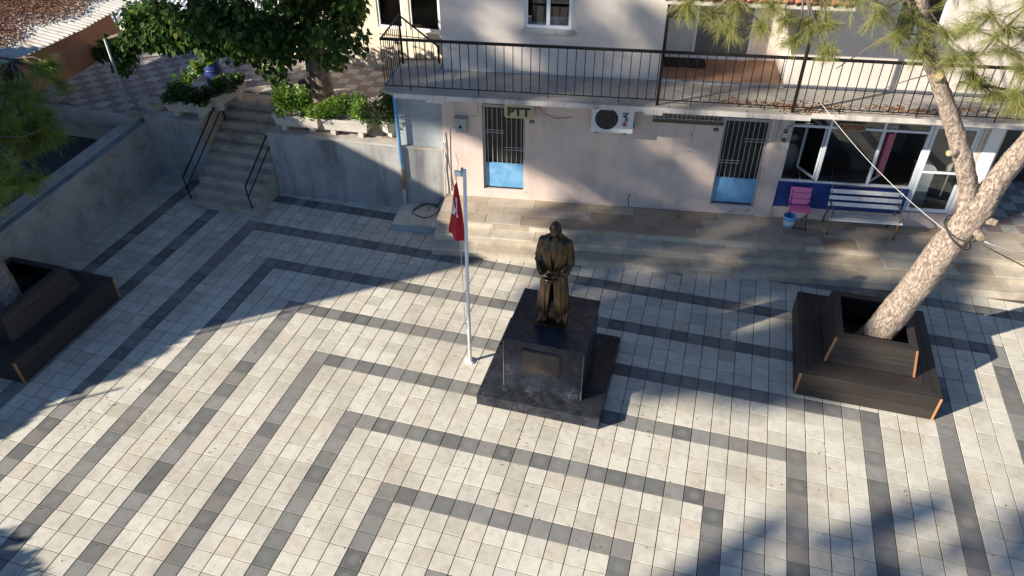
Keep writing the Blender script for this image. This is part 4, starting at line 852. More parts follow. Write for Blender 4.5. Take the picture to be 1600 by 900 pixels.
# ================================================================== PEDESTAL, STATUE, FLAGPOLE
pe = root('statue_pedestal', (0, 4.2, 0), 0, 'dark veined marble pedestal on a wide step in the middle of the plaza', 'pedestal')
MB().box(-1.055, 1.055, 3.145, 5.26, -.03, .225, .004).build('base_step', M['marble_base'], pe)
blk = MB().box(-.665, .665, 3.50, 4.85, .226, 1.235).build('block', M['marble'], pe)
MB().box(-.68, .68, 3.485, 4.865, 1.236, 1.315, .006).build('cap', M['marble'], pe)
for x_ in (-.672, .672): MB().box(x_ - .007, x_ + .007, 3.488, 3.499, .23, 1.234).build('edge_strip', M['edge'], pe)
MB().box(-.33, .27, 3.478, 3.499, .66, 1.12).build('plaque', M['plaque'], pe)
MB().box(-.36, .30, 3.486, 3.4985, .63, 1.15).build('plaque_frame', M['marble_base'], pe)

SX, SY, SZ = -0.01, 4.17, 1.316
stt = root('bronze_statue', (0, 0, 0), 0, 'bronze statue of a man in a long open coat holding his cap before him', 'statue')
stt.location = (SX, SY, SZ); stt.rotation_euler = (0, 0, R(2)); stt.scale = (.93, .95, 1.0); ORG[stt] = Vector((0, 0, 0))
MB().box(-.27, .27, -.26, .22, .001, .045, .006).build('base_plate', M['bronze'], stt)
def remeshed(mb_, name, voxel, smooth_it=2):
    me = bpy.data.meshes.new('tmp'); me.from_pydata([tuple(v) for v in mb_.v], [], mb_.f); ob = link(bpy.data.objects.new('tmp', me))
    bm = bmesh.new(); bm.from_mesh(me); bmesh.ops.recalc_face_normals(bm, faces=bm.faces); bm.to_mesh(me); bm.free()
    r_ = ob.modifiers.new('r', 'REMESH'); r_.mode = 'VOXEL'; r_.voxel_size = voxel; r_.use_smooth_shade = True
    s_ = ob.modifiers.new('s', 'SMOOTH'); s_.iterations = smooth_it; s_.factor = .5
    bpy.context.view_layer.update(); dg = bpy.context.evaluated_depsgraph_get(); out = bpy.data.meshes.new_from_object(ob.evaluated_get(dg)); bpy.data.objects.remove(ob)
    out.name = name; out.materials.clear(); out.materials.append(M['bronze']); out.polygons.foreach_set('use_smooth', [True] * len(out.polygons))
    o = link(bpy.data.objects.new(name, out)); o.parent = stt; ORG[o] = Vector((0, 0, 0)); return o
def ell(cx, cy, rx, ry, z, n=24): return [(cx + rx * math.cos(2 * math.pi * i / n), cy + ry * math.sin(2 * math.pi * i / n), z) for i in range(n)]
Zb = .045
# figure: legs, boots, trunk, neck, head, hands - one continuous surface
fg = MB()
for s_ in (-1, 1):
    fg.tube([(s_ * .095, .0, 1.0), (s_ * .11, -.01, .75), (s_ * .112, -.02, .52), (s_ * .115, .0, .30), (s_ * .118, .015, Zb + .07)], [.105, .098, .075, .07, .055], 12)
    fg.loft([ell(s_ * .125, -.045, .055, .13, Zb), ell(s_ * .127, -.05, .058, .135, Zb + .035), ell(s_ * .124, -.03, .055, .11, Zb + .085), ell(s_ * .119, .005, .056, .07, Zb + .14)])
fg.loft([ell(0, .0, .15, .11, .92), ell(0, -.005, .16, .115, 1.1), ell(0, -.02, .18, .12, 1.35), ell(0, -.02, .19, .115, 1.5), ell(0, .0, .12, .09, 1.62), ell(0, -.01, .068, .068, 1.68), ell(0, -.035, .062, .066, 1.74)])
# head, bowed: built upright then tilted forward
hd = []; nv, nu = 22, 28; Hc = Vector((0, -.06, 1.825))
for j in range(nv + 1):
    ph = -math.pi / 2 + math.pi * j / nv; ph = max(-1.53, min(1.53, ph)); ring = []
    for i in range(nu):
        th = 2 * math.pi * i / nu; dx, dy, dz = math.cos(ph) * math.cos(th), math.cos(ph) * math.sin(th), math.sin(ph)
        rx, ry, rz = .092, .116, .142
        if dz < -.1: k_ = 1 - .30 * min(1, (-dz - .1) / .8); rx *= k_; ry *= (1 - .12 * min(1, (-dz - .1) / .8))
        x, y, z = dx * rx, dy * ry, dz * rz
        fr = max(0, -dy)
        if fr > .3:
            g = lambda x0, z0, sx_, sz_: math.exp(-((abs(x) - x0) / sx_) ** 2 - ((z - z0) / sz_) ** 2)
            y -= fr * (.026 * math.exp(-(x / .013) ** 2) * math.exp(-((z + .022) / .030) ** 2) + .010 * g(.03, .030, .026, .012) - .012 * g(.032, .008, .016, .014) + .009 * math.exp(-(x / .03) ** 2 - ((z + .068) / .012) ** 2) + .012 * math.exp(-(x / .025) ** 2 - ((z + .105) / .02) ** 2) - .006 * math.exp(-(x / .03) ** 2 - ((z + .056) / .006) ** 2))
        ring.append((x, y, z))
    hd.append(ring)
tilt = Matrix.Rotation(R(20), 3, 'X')
fg.loft([[tuple(Hc + tilt @ Vector(p)) for p in r_] for r_ in hd])
for s_ in (-1, 1):
    e_ = [tuple(Hc + tilt @ Vector((s_ * .096 + .010 * math.cos(a_) * s_, .01 + .020 * math.sin(b_), -.005 + .034 * math.cos(b_)))) for a_ in (0,) for b_ in np.linspace(0, 2 * math.pi, 9)[:-1]]
    fg.add([tuple(Vector(p) + Vector((-.012 * s_, 0, 0))) for p in e_] + e_, [tuple(range(7, -1, -1)), tuple(range(8, 16))] + [(i, (i + 1) % 8, 8 + (i + 1) % 8, 8 + i) for i in range(8)])
    # hands: palm, four fingers and a thumb closed on the cap
    w0 = Vector((s_ * .165, -.205, 1.075)); pc = Vector((s_ * .115, -.265, 1.065))
    fg.tube([w0, (w0 + pc) / 2, pc, Vector((s_ * .085, -.285, 1.06))], [.032, .036, .038, .03], 10)
    for q_, (dz_, ln) in enumerate(((.028, .085), (.009, .095), (-.010, .09), (-.028, .072))):
        b_ = Vector((s_ * .090, -.290, 1.06 + dz_)); fg.tube([b_, b_ + Vector((-s_ * ln * .40, -.018, -.004)), b_ + Vector((-s_ * ln * .75, -.010, -.012)), b_ + Vector((-s_ * ln, .004, -.018))], [.012, .0115, .0105, .009], 8)
    b_ = Vector((s_ * .115, -.265, 1.095)); fg.tube([b_, b_ + Vector((-s_ * .03, -.012, .025)), b_ + Vector((-s_ * .065, -.018, .032))], [.015, .013, .010], 8)
remeshed(fg, 'figure', .007, 1)
# hair cap over the skull
hr = MB(); rr = []
for j in range(0, 11):
    ph = R(14) + (math.pi / 2 - R(14)) * j / 10; ph = min(ph, 1.54); ring = []
    for i in range(nu):
        th = 2 * math.pi * i / nu; dy = math.sin(th); lift = .30 * max(0, -dy) if j == 0 else .30 * max(0, -dy) * (1 - j / 10)
        p2 = min(1.54, ph + lift * 1.15 - .35 * max(0, dy) * (1 - j / 10)); w_ = 1.02 + .022 * math.sin(th * 13 + j * .8) + .012 * math.sin(th * 5 + j)
        ring.append(tuple(Hc + tilt @ Vector((.099 * w_ * math.cos(p2) * math.cos(th), .124 * w_ * math.cos(p2) * math.sin(th) + .004, .153 * math.sin(p2)))))
    rr.append(ring)
hr.loft(rr); remeshed(hr, 'hair', .007, 1).data.materials[0] = M['bronze_dark']
# coat
ct = MB(); NQ = 40
def cring(z, rx, ry, yo, gap, fold, th_=.028):
    outer, inner = [], []
    for i in range(NQ + 1):
        a_ = -math.pi / 2 + gap + (2 * math.pi - 2 * gap) * i / NQ; f_ = 1 + fold * (math.sin(a_ * 7 + 1.0) * .6 + math.sin(a_ * 11 + z * 2) * .4)
        outer.append((rx * f_ * math.cos(a_), yo + ry * f_ * math.sin(a_), z)); inner.append(((rx * f_ - th_) * math.cos(a_), yo + (ry * f_ - th_) * math.sin(a_), z))
    return outer + inner[::-1]
ct.loft([cring(.235, .278, .212, -.005, .20, .085), cring(.5, .262, .198, -.005, .18, .075), cring(.75, .24, .18, -.005, .14, .05), cring(.95, .218, .165, -.005, .07, .015), cring(1.08, .212, .16, -.008, .05, .0), cring(1.3, .235, .165, -.01, .16, 0), cring(1.48, .262, .155, -.01, .34, 0), cring(1.58, .262, .14, 0, .5, 0), cring(1.645, .20, .115, .012, .62, 0), cring(1.69, .115, .095, .02, .62, 0), cring(1.735, .098, .09, .022, .62, 0)])
for s_ in (-1, 1):
    ct.ellipsoid((s_ * .205, .005, 1.585), (.085, .08, .062))
    ct.tube([(s_ * .222, .01, 1.57), (s_ * .25, .02, 1.42), (s_ * .268, .015, 1.25), (s_ * .26, -.025, 1.17), (s_ * .225, -.13, 1.10), (s_ * .175, -.205, 1.075)], [.074, .076, .070, .068, .062, .056], 12, bumps=.06)
    # sleeve folds
    ct.tube([(s_ * .325, .06, 1.25), (s_ * .335, -.02, 1.21), (s_ * .30, -.08, 1.17)], [.012, .018, .012], 6); ct.tube([(s_ * .315, .07, 1.33), (s_ * .338, .0, 1.30), (s_ * .305, -.06, 1.27)], [.010, .014, .010], 6)
    # lapel: a slanted plate lying proud on the chest, collar notch at the top
    lp = [(s_ * .012, -.178, 1.11), (s_ * .10, -.186, 1.25), (s_ * .165, -.168, 1.46), (s_ * .115, -.150, 1.50), (s_ * .155, -.12, 1.56), (s_ * .09, -.085, 1.66), (s_ * .062, -.105, 1.60), (s_ * .045, -.15, 1.42)]
    ct.add(lp + [(p[0], p[1] + .03, p[2]) for p in lp], [tuple(range(8)), tuple(range(15, 7, -1))] + [(i, 8 + i, 8 + (i + 1) % 8, (i + 1) % 8) for i in range(8)])
    fl = [(s_ * .045, -.19, .26), (s_ * .06, -.175, .95), (s_ * .075, -.172, .95), (s_ * .075, -.205, .26)]
    ct.add(fl + [(p[0] + .012 * s_, p[1] + .04, p[2]) for p in fl], [(0, 1, 2, 3), (7, 6, 5, 4), (0, 4, 5, 1), (1, 5, 6, 2), (2, 6, 7, 3), (3, 7, 4, 0)])
for a0 in (-2.15, -1.0, -.45, .2, .9, 1.6, 2.3, 3.0, 3.6):
    ct.tube([(.225 * math.cos(a0), -.005 + .172 * math.sin(a0), .92), (.252 * math.cos(a0), -.005 + .192 * math.sin(a0), .6), (.282 * math.cos(a0 + .06), -.005 + .216 * math.sin(a0 + .06), .24)], [.010, .022, .030], 7)
ct.tube([(0.213 * math.cos(a_), -.008 + .163 * math.sin(a_), 1.07) for a_ in np.linspace(0, 2 * math.pi, 33)], .016, 6)
remeshed(ct, 'coat', .0075, 1)
cp = MB(); cp.loft([ell(0, -.285, .03, .02, 1.012), ell(0, -.285, .115, .075, 1.018), ell(0, -.288, .142, .095, 1.045), ell(0, -.288, .145, .098, 1.062), ell(0, -.285, .118, .08, 1.078), ell(0, -.285, .108, .072, 1.052), ell(0, -.285, .01, .01, 1.046)]); cp.build('cap', M['bronze'], stt)
vz = MB(); vz.loft([ell(0, -.345, .10, .055, 1.026), ell(0, -.345, .105, .06, 1.034), ell(0, -.34, .09, .05, 1.040)]); vz.build('cap_visor', M['bronze'], stt)

fp = root('flagpole', (-1.5, 4.12, 0), 0, 'slim white steel flagpole standing left of the pedestal', 'flagpole')
LX, LY = -1.44, 4.12
MB().tube([(-1.5, 4.12, -.01), (-1.48, 4.12, 1.9), (LX, LY, 3.96)], [.032, .029, .027], 14).build('pole', M['pole_white'], fp)
MB().tube([(-1.5, 4.12, -.002), (-1.5, 4.12, .012)], .10, 14).build('foot_plate', M['pole_white'], fp)
MB().box(LX - .16, LX + .01, LY - .02, LY + .02, 3.84, 3.92).build('pulley', M['pole_white'], fp); MB().box(LX - .05, LX - .03, LY - .03, LY + .03, 3.86, 3.98).build('pulley_cheek', M['bluegrey'], fp)
MB().tube([(LX - .13, LY - .01, 3.85), (-1.56, 4.10, 2.6), (-1.555, 4.10, .85)], .005, 5).build('halyard', M['wire_white'], fp)
MB().box(-1.56, -1.52, 4.09, 4.13, .78, .90).build('cleat', M['steel'], fp)
flg = root('flag', (-1.58, 4.1, 2.2), 0, 'red flag with white crescent hanging limp from the flagpole', 'flag')
def flag_pt(u_, v_):     # u across the folds 0..1, v down 0..1
    wdt = .03 + .23 * min(1, v_ * 1.1) ** .85; fx = u_ * wdt
    yy_ = LY - .03 + .055 * math.sin(u_ * 8.0 + v_ * .8) * min(1, v_ * 2) - .03 * u_
    z_ = 3.76 - 1.14 * v_ * (1 - .15 * u_) - .06 * u_ * (1 - v_)
    x_ = LX - .045 - .05 * v_ * 0 - .075 * (1 - v_) ** 2 - fx
    return (x_, yy_, z_)
nu_, nv_ = 18, 26; vs = [flag_pt(i / nu_, j / nv_) for j in range(nv_ + 1) for i in range(nu_ + 1)]
m_ = MB(); m_.add(vs, [(j * (nu_ + 1) + i, j * (nu_ + 1) + i + 1, (j + 1) * (nu_ + 1) + i + 1, (j + 1) * (nu_ + 1) + i) for j in range(nv_) for i in range(nu_)], True); m_.build('cloth', M['flag_red'], flg)
def patch(fn, n, name, m=6):
    P_ = [Vector(flag_pt(*fn(k / n, q_ / m))) + Vector((-.004, -.010, 0)) for q_ in range(m + 1) for k in range(n + 1)]; m2 = MB()
    m2.add([tuple(p) for p in P_], [(q_ * (n + 1) + k, q_ * (n + 1) + k + 1, (q_ + 1) * (n + 1) + k + 1, (q_ + 1) * (n + 1) + k) for q_ in range(m) for k in range(n)]); m2.build(name, M['flag_white'], flg)
patch(lambda a_, b_: (1.0 - (.14 + .42 * b_) * math.sin(a_ * math.pi) - .002, .30 + .30 * a_), 16, 'crescent')
patch(lambda a_, b_: (.36 + .10 * b_ - .05 * a_, .24 + .34 * a_), 10, 'star_fold')

# ================================================================== WOODEN TREE BENCH PLANTERS
def timber(name, lab, X0, X1, Y0, Y1, ix0, ix1, iy0, iy1, H=.5, H2=1.0):
    p_ = root(name, ((X0 + X1) / 2, (Y0 + Y1) / 2, 0), 0, lab, 'planter', 'timber tree planters')
    th = .04; n = 2
    for k in range(n):              # outer skirts, two planks high
        z0 = .005 + k * (H - .03) / n; z1 = z0 + (H - .03) / n - .004
        MB().box(X0 + th, X1 - th, Y0, Y0 + th, z0, z1).build('skirt_plank', M['plank'], p_); MB().box(X0 + th, X1 - th, Y1 - th, Y1, z0, z1).build('skirt_plank', M['plank'], p_)
        MB().box(X0, X0 + th - .001, Y0 + .035, Y1 - .035, z0, z1).build('skirt_plank', M['plank_y'], p_); MB().box(X1 - th + .001, X1, Y0 + .035, Y1 - .035, z0, z1).build('skirt_plank', M['plank_y'], p_)
    for x_, y_ in ((X0, Y0), (X1, Y0), (X0, Y1), (X1, Y1)):
        sx = 1 if x_ == X0 else -1; sy = 1 if y_ == Y0 else -1
        MB().box(min(x_, x_ + sx * .038), max(x_, x_ + sx * .038), min(y_ - sy * .003, y_ + sy * .034), max(y_ - sy * .003, y_ + sy * .034), .004, H - .004).build('corner_end_grain', M['plank_end' if y_ == Y0 or x_ == X1 and X1 < 0 else 'plank'], p_)
    n = 3
    for k in range(n):              # seat planks, mitred frame
        for side in range(4):
            f0, f1 = k / n, (k + 1) / n - .015
            def pt(fx, fy, f_): return (X0 + (ix0 - X0) * f_ if fx == 0 else X1 + (ix1 - X1) * f_, Y0 + (iy0 - Y0) * f_ if fy == 0 else Y1 + (iy1 - Y1) * f_)
            cs = [(0, 0), (1, 0), (1, 1), (0, 1)]; a, b = cs[side], cs[(side + 1) % 4]
            poly = [pt(*a, f0), pt(*b, f0), pt(*b, f1), pt(*a, f1)]
            MB().prism(poly, H - .026, H + random.uniform(-.001, .001)).build('seat_plank', M['plank' if side % 2 == 0 else 'plank_y'], p_)
    sl = .085                        # inner box, leaning inward
    for side in range(4):
        cs = [(ix0, iy0), (ix1, iy0), (ix1, iy1), (ix0, iy1)]; cen = Vector(((ix0 + ix1) / 2, (iy0 + iy1) / 2, 0))
        def q(c_, f_, inn): 
            sx = 1 if c_[0] < cen.x else -1; sy = 1 if c_[1] < cen.y else -1; d_ = sl * f_ + inn; return (c_[0] + sx * d_, c_[1] + sy * d_, H + .002 + (H2 - H) * f_)
        a, b = cs[side], cs[(side + 1) % 4]
        for k in range(3):
            f0, f1 = k / 3, (k + 1) / 3 - .012; v = [q(a, f0, 0), q(b, f0, 0), q(b, f1, 0), q(a, f1, 0), q(a, f0, .035), q(b, f0, .035), q(b, f1, .035), q(a, f1, .035)]
            MB().add(v, [(0, 1, 2, 3), (7, 6, 5, 4), (0, 4, 5, 1), (1, 5, 6, 2), (2, 6, 7, 3), (3, 7, 4, 0)]).build('back_plank', M['plank' if side % 2 == 0 else 'plank_y'], p_)
        e0, e1 = q(a, 0, -.004), q(a, .99, -.004); sx = 1 if a[0] < cen.x else -1; sy = 1 if a[1] < cen.y else -1
        w_ = Vector((sx * .036, 0, 0)); d_ = Vector((0, sy * .036, 0)); P_ = []
        for e_ in (Vector(e0), Vector(e1)): P_ += [tuple(e_), tuple(e_ + w_), tuple(e_ + w_ + d_), tuple(e_ + d_)]
        MB().add(P_, [(0, 1, 2, 3), (4, 5, 6, 7), (0, 1, 5, 4), (1, 2, 6, 5), (2, 3, 7, 6), (3, 0, 4, 7)]).build('corner_end_grain', M['plank_end' if side < 2 and X0 > 0 else 'plank'], p_)
        ta_, tb_ = q(a, 1, 0), q(b, 1, 0); ia, ib = q(a, 1, .125), q(b, 1, .125)
        MB().add([ta_, tb_, ib, ia, *[(p[0], p[1], p[2] + .024) for p in (ta_, tb_, ib, ia)]], [(3, 2, 1, 0), (4, 5, 6, 7), (0, 1, 5, 4), (1, 2, 6, 5), (2, 3, 7, 6), (3, 0, 4, 7)]).build('rim_plank', M['plank' if side % 2 == 0 else 'plank_y'], p_)
    MB().box(ix0 + .1, ix1 - .1, iy0 + .1, iy1 - .1, .02, .34).build('soil', M['soil'], p_)
    return p_
timber('tree_planter', 'dark timber bench planter with orange corners around the leaning pine', 4.16, 6.40, 4.87, 7.20, 4.56, 6.02, 5.29, 6.76)
timber('tree_planter', 'dark timber bench planter in the shade by the left side wall', -11.16 + .02, -8.91, 1.42, 3.96, -10.72, -9.31, 1.84, 3.54)

# ================================================================== TREES
def smooth_path(P_, n=6):
    P_ = [Vector(p) for p in P_]; out = []
    for i in range(len(P_) - 1):
        a, b, c, d = P_[max(i - 1, 0)], P_[i], P_[i + 1], P_[min(i + 2, len(P_) - 1)]
        for k in range(n):
            t_ = k / n; out.append(.5 * ((2 * b) + (c - a) * t_ + (2 * a - 5 * b + 4 * c - d) * t_ ** 2 + (3 * b - a - 3 * c + d) * t_ ** 3))
    return out + [P_[-1]]
from mathutils import noise as mnoise
def bark_limb(mb_, P_, r0, r1, n=56, sub=22, power=1.0):
    pts = smooth_path(P_, sub); N = len(pts); b0 = len(mb_.v); mb_.tube(pts, [r0 + (r1 - r0) * (k / (N - 1)) ** power for k in range(N)], n, True)
    for k in range(N):
        r_ = r0 + (r1 - r0) * (k / (N - 1)) ** power; c_ = pts[k]
        for i in range(n):
            v = Vector(mb_.v[b0 + k * n + i]); d_ = (v - c_).normalized(); q_ = Vector((v.x * 9, v.y * 9, v.z * 4.5)) + mnoise.noise_vector(v * 5) * .5
            ds = mnoise.voronoi(q_)[0]; ridge = min(1, (ds[1] - ds[0]) * 2.6)
            mb_.v[b0 + k * n + i] = tuple(v + d_ * (r_ * .10 * mnoise.noise(v * 2.2) + .013 * (ridge - .6) + .008 * mnoise.noise(v * 22)))
def limb(mb_, P_, r0, r1, n=14, sub=6, rough=.045, power=1.0):
    pts = smooth_path(P_, sub); N = len(pts); mb_.tube(pts, [r0 + (r1 - r0) * (k / (N - 1)) ** power for k in range(N)], n, True, rough)
def needles(tips, dirs, per, ln, wd):
    """brush of needles on each twig: tips (n,3) twig ends, dirs (n,3) unit"""
    n = len(tips); k = n * per; T0 = np.repeat(tips, per, 0); D = np.repeat(dirs, per, 0); back = rng.uniform(0, 1, (k, 1)) ** 1.2 * .30
    B = T0 - D * back; nd = D * rng.uniform(.7, 1.4, (k, 1)) + rng.normal(size=(k, 3)) * .45; nd[:, 2] -= .30; nd /= np.linalg.norm(nd, axis=1, keepdims=True)
    sd_ = np.cross(nd, rng.normal(size=(k, 3))); sd_ /= np.linalg.norm(sd_, axis=1, keepdims=True) + 1e-9
    L = ln * rng.uniform(.6, 1.15, (k, 1)); w_ = wd * sd_ * .5
    tip = B + nd * L; tip[:, 2] -= .10 * L[:, 0]; mid = B + nd * L * .55
    V = np.stack([B - w_ * .7, B + w_ * .7, mid + w_, tip, mid - w_], 1).reshape(-1, 3); idx = np.arange(k)[:, None] * 5; return V, np.concatenate([idx + np.array([0, 1, 2, 4])], 0), idx + np.array([4, 2, 3])
def pine_crown(tree, clusters, per_cluster, per_twig, ln, wd, mat, anchor, name='crown', bend=(0, 0, -.35)):
    tips, dirs = [], []; tw = MB()
    for c_, r_ in clusters:
        c_ = np.array(c_); an = np.array(min(anchor, key=lambda q_: np.linalg.norm(np.array(q_) - c_)))
        tw.tube([tuple(an), tuple((an + c_) / 2 + rng.normal(size=3) * .08), tuple(c_)], [.022, .014, .008], 5)
        for k in range(per_cluster):
            d_ = rng.normal(size=3) * np.array([1, 1, .7]) + np.array(bend); d_ /= np.linalg.norm(d_); L = r_ * random.uniform(.35, 1.1); e_ = c_ + d_ * L
            if k % 2 == 0: tw.tube([tuple(c_), tuple(e_)], [.006, .003], 3)
            tips.append(e_); dirs.append(d_)
    V, F4, F3 = needles(np.array(tips), np.array(dirs), per_twig, ln, wd)
    me_f = np.concatenate([F4, np.concatenate([F3[:, [0, 1, 2]], F3[:, [2]]], 1)], 0)
    quad = arrays_mesh(name, V, F4, mat, tree)
    # pointed ends share the crown mesh: append as triangles
    bm = bmesh.new(); bm.from_mesh(quad.data); bm.verts.ensure_lookup_table()
    for a, b, c_ in F3:
        try: bm.faces.new((bm.verts[a], bm.verts[b], bm.verts[c_]))
        except ValueError: pass
    bm.to_mesh(quad.data); bm.free(); tw.build('twigs', M['twig'], tree); return quad

pR = root('pine_tree', (5.35, 6.0, .34), 0, 'leaning forked pine growing out of the timber planter by the shop', 'tree')
tm = MB(); bark_limb(tm, [(5.22, 6.02, .25), (5.45, 6.0, .8), (5.68, 6, 1.72), (5.92, 6, 2.69), (6.08, 6, 3.35), (6.14, 6, 3.7)], .27, .205)
bark_limb(tm, [(6.0, 6, 3.05), (5.92, 6.0, 3.6), (5.60, 6.02, 4.27), (5.20, 6.05, 4.92), (4.75, 6.05, 5.62), (4.42, 6.05, 6.36), (4.25, 6, 7.2), (4.15, 5.9, 8.2)], .15, .065, 40, 20)
bark_limb(tm, [(6.05, 6, 3.2), (6.16, 6, 3.75), (6.26, 6.0, 4.2), (6.42, 6.0, 4.8), (6.75, 6, 6.0), (7.0, 5.9, 7.6)], .195, .10, 48, 20)
tm.build('trunk', M['pine_bark'], pR)
bm_ = MB(); limb(bm_, [(4.30, 6, 7.0), (3.7, 6.0, 6.75), (2.9, 6.0, 6.45), (2.0, 6.0, 6.30), (1.3, 6.0, 6.22)], .06, .018, 8, 4, .05)
limb(bm_, [(6.6, 6, 5.4), (6.3, 5.9, 5.5), (5.9, 5.8, 5.7), (5.4, 5.9, 6.0)], .045, .015, 7, 4, .05); limb(bm_, [(6.55, 6, 5.2), (6.5, 6.3, 5.15), (6.2, 6.3, 5.15), (5.6, 6.3, 5.2), (5.3, 6.35, 5.2)], .035, .012, 7, 4, .05)
limb(bm_, [(6.75, 6, 6.0), (6.5, 5.9, 5.7), (6.2, 5.9, 5.35), (6.1, 5.95, 5.0)], .03, .010, 7, 4, .05); limb(bm_, [(4.6, 6.05, 5.9), (4.2, 6.1, 5.85), (3.9, 6.1, 5.6), (3.6, 6.1, 5.3)], .02, .006, 6, 4, .05)
limb(bm_, [(4.9, 6.05, 5.4), (4.6, 6.1, 5.25), (4.3, 6.15, 5.05)], .014, .005, 6, 3, .05)
bm_.build('branches', M['twig'], pR)
for _x in ():
    pass
for p_, d_, r_ in (((5.50, 5.93, 4.32), (-.5, -.35, .05), .045), ((4.93, 5.97, 5.35), (-.12, -.4, .3), .055), ((6.16, 5.84, 3.12), (.15, -.5, -.05), .06), ((6.24, 5.90, 3.30), (.5, -.35, .1), .055)):
    st_ = MB(); a = Vector(p_); d_ = Vector(d_).normalized(); e_ = a + d_ * .16; st_.cur = 0; st_.tube([a - d_ * .1, e_], [r_ * 1.15, r_], 10); b0 = d_.orthogonal().normalized(); c0 = d_.cross(b0); st_.cur = 1
    st_.add([tuple(e_ + d_ * .002 + (b0 * math.cos(q_) + c0 * math.sin(q_)) * r_ * .9) for q_ in np.linspace(0, 2 * math.pi, 11)[:-1]], [tuple(range(10))])
    st_.build('cut_stub', [M['pine_bark'], M['cutwood']], pR)
clR = [((1.40, 5.9, 6.1), .28), ((1.75, 6.0, 5.98), .26), ((2.0, 5.9, 5.86), .25), ((2.10, 6.0, 6.12), .28), ((2.45, 5.9, 5.90), .25), ((2.55, 6, 6.15), .28), ((2.75, 5.9, 6.0), .24), ((2.95, 5.95, 5.72), .25), ((3.05, 6, 5.95), .25), ((3.30, 6, 5.95), .2), ((3.2, 6.2, 6.25), .28), ((3.40, 5.9, 5.62), .14),
       ((3.95, 6, 6.18), .28), ((4.2, 5.85, 5.95), .27), ((4.35, 5.85, 6.2), .3), ((4.5, 5.8, 5.78), .24), ((4.75, 5.8, 6.05), .28), ((4.95, 5.75, 5.72), .22), ((5.05, 5.9, 6.1), .3), ((5.2, 5.9, 5.75), .24), ((5.35, 6, 5.45), .22), ((5.5, 5.8, 6.15), .3), ((5.78, 5.8, 6.22), .3), ((5.6, 5.9, 5.85), .24), ((5.88, 6.0, 5.6), .22), ((5.75, 6.2, 5.12), .22), ((6.02, 6.2, 5.18), .24), ((6.15, 6.2, 5.0), .24), ((5.55, 6.3, 5.22), .18), ((6.05, 5.9, 5.85), .26), ((6.3, 6.1, 5.3), .26), ((6.3, 5.9, 5.9), .3)]
for k in range(46): clR.append(((random.uniform(1.6, 7.6), random.uniform(5.0, 7.0), random.uniform(6.45, 8.8)), random.uniform(.28, .4)))
pine_crown(pR, clR, 24, 46, .19, .0027, M['needle'], [(4.3, 6, 6.9), (4.42, 6.05, 6.3), (3.7, 6, 6.75), (2.9, 6, 6.45), (2.0, 6, 6.3), (4.75, 6.05, 5.62), (5.9, 5.8, 5.7), (5.4, 5.9, 6.0), (6.2, 6.3, 5.15), (5.6, 6.3, 5.2), (6.6, 6, 5.4), (6.75, 6, 6), (6.9, 5.9, 7), (4.2, 6, 7.6)])

pL = root('pine_tree', (-9.9, 2.62, .34), 0, 'shaded pine hanging over the side wall at the left edge', 'tree')
tm = MB(); limb(tm, [(-9.85, 2.45, .25), (-10.0, 2.6, .7), (-10.5, 2.95, 1.25), (-11.3, 3.5, 2.2), (-12.2, 4.2, 3.6), (-12.6, 4.6, 5.4)], .27, .12, 18, 7, .05); tm.build('trunk', M['pine_bark'], pL)
bm_ = MB(); limb(bm_, [(-12.0, 4.0, 3.3), (-11.2, 4.1, 3.5), (-10.4, 3.9, 3.4), (-9.9, 3.8, 3.2)], .05, .015, 7, 4, .05); limb(bm_, [(-12.4, 4.4, 4.4), (-12.2, 5.3, 4.2), (-11.6, 6.0, 3.9), (-11.3, 6.4, 3.5)], .05, .015, 7, 4, .05); limb(bm_, [(-12.4, 4.4, 4.2), (-12.6, 5.6, 4.1), (-12.8, 6.6, 3.7)], .04, .012, 7, 4, .05)
bm_.build('branches', M['twig'], pL)
clL = []
for k in range(95):
    u_, v_ = random.random(), random.random()
    x_ = -12.0 + 2.5 * u_; y_ = 3.0 + 3.2 * v_; z_ = 2.6 + 1.3 * random.random()
    # keep the clusters left of the wall's face as the photo shows: a slanted mass
    if x_ > -10.0 - (y_ - 3.3) * .42: x_ -= .9
    clL.append(((x_, y_, z_), random.uniform(.26, .36)))
for k in range(18): clL.append(((random.uniform(-10.3, -9.25), random.uniform(2.5, 3.7), random.uniform(2.75, 3.3)), .28))
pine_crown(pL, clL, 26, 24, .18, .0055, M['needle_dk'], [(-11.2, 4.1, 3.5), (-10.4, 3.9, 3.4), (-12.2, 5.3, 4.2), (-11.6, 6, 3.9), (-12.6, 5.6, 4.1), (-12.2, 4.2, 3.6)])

mu = root('mulberry_tree', (-7.35, 10.42, ZT), 0, 'broad dark leaved mulberry tree shading the terrace', 'tree')
tm = MB(); limb(tm, [(-7.38, 10.40, ZT - .05), (-7.42, 10.42, 2.2), (-7.45, 10.45, 2.8), (-7.5, 10.5, 3.3)], .30, .24, 18, 6, .07)
limb(tm, [(-7.60, 10.30, ZT), (-7.72, 10.26, 1.95), (-7.82, 10.22, 2.2)], .14, .10, 12, 4, .06)
limb(tm, [(-7.48, 10.48, 3.0), (-7.0, 10.3, 3.5), (-6.3, 10.1, 4.0)], .17, .06, 12, 6, .05); limb(tm, [(-7.5, 10.5, 3.1), (-8.4, 10.3, 3.6), (-9.6, 10.0, 3.8), (-11.0, 9.7, 3.5), (-12.6, 9.6, 3.0)], .17, .03, 12, 6, .05); limb(tm, [(-7.5, 10.5, 3.2), (-7.8, 10.8, 4.2), (-8.2, 11.0, 5.2)], .18, .06, 12, 6, .05)
tm.build('trunk', M['mul_bark'], mu)
blobs = []
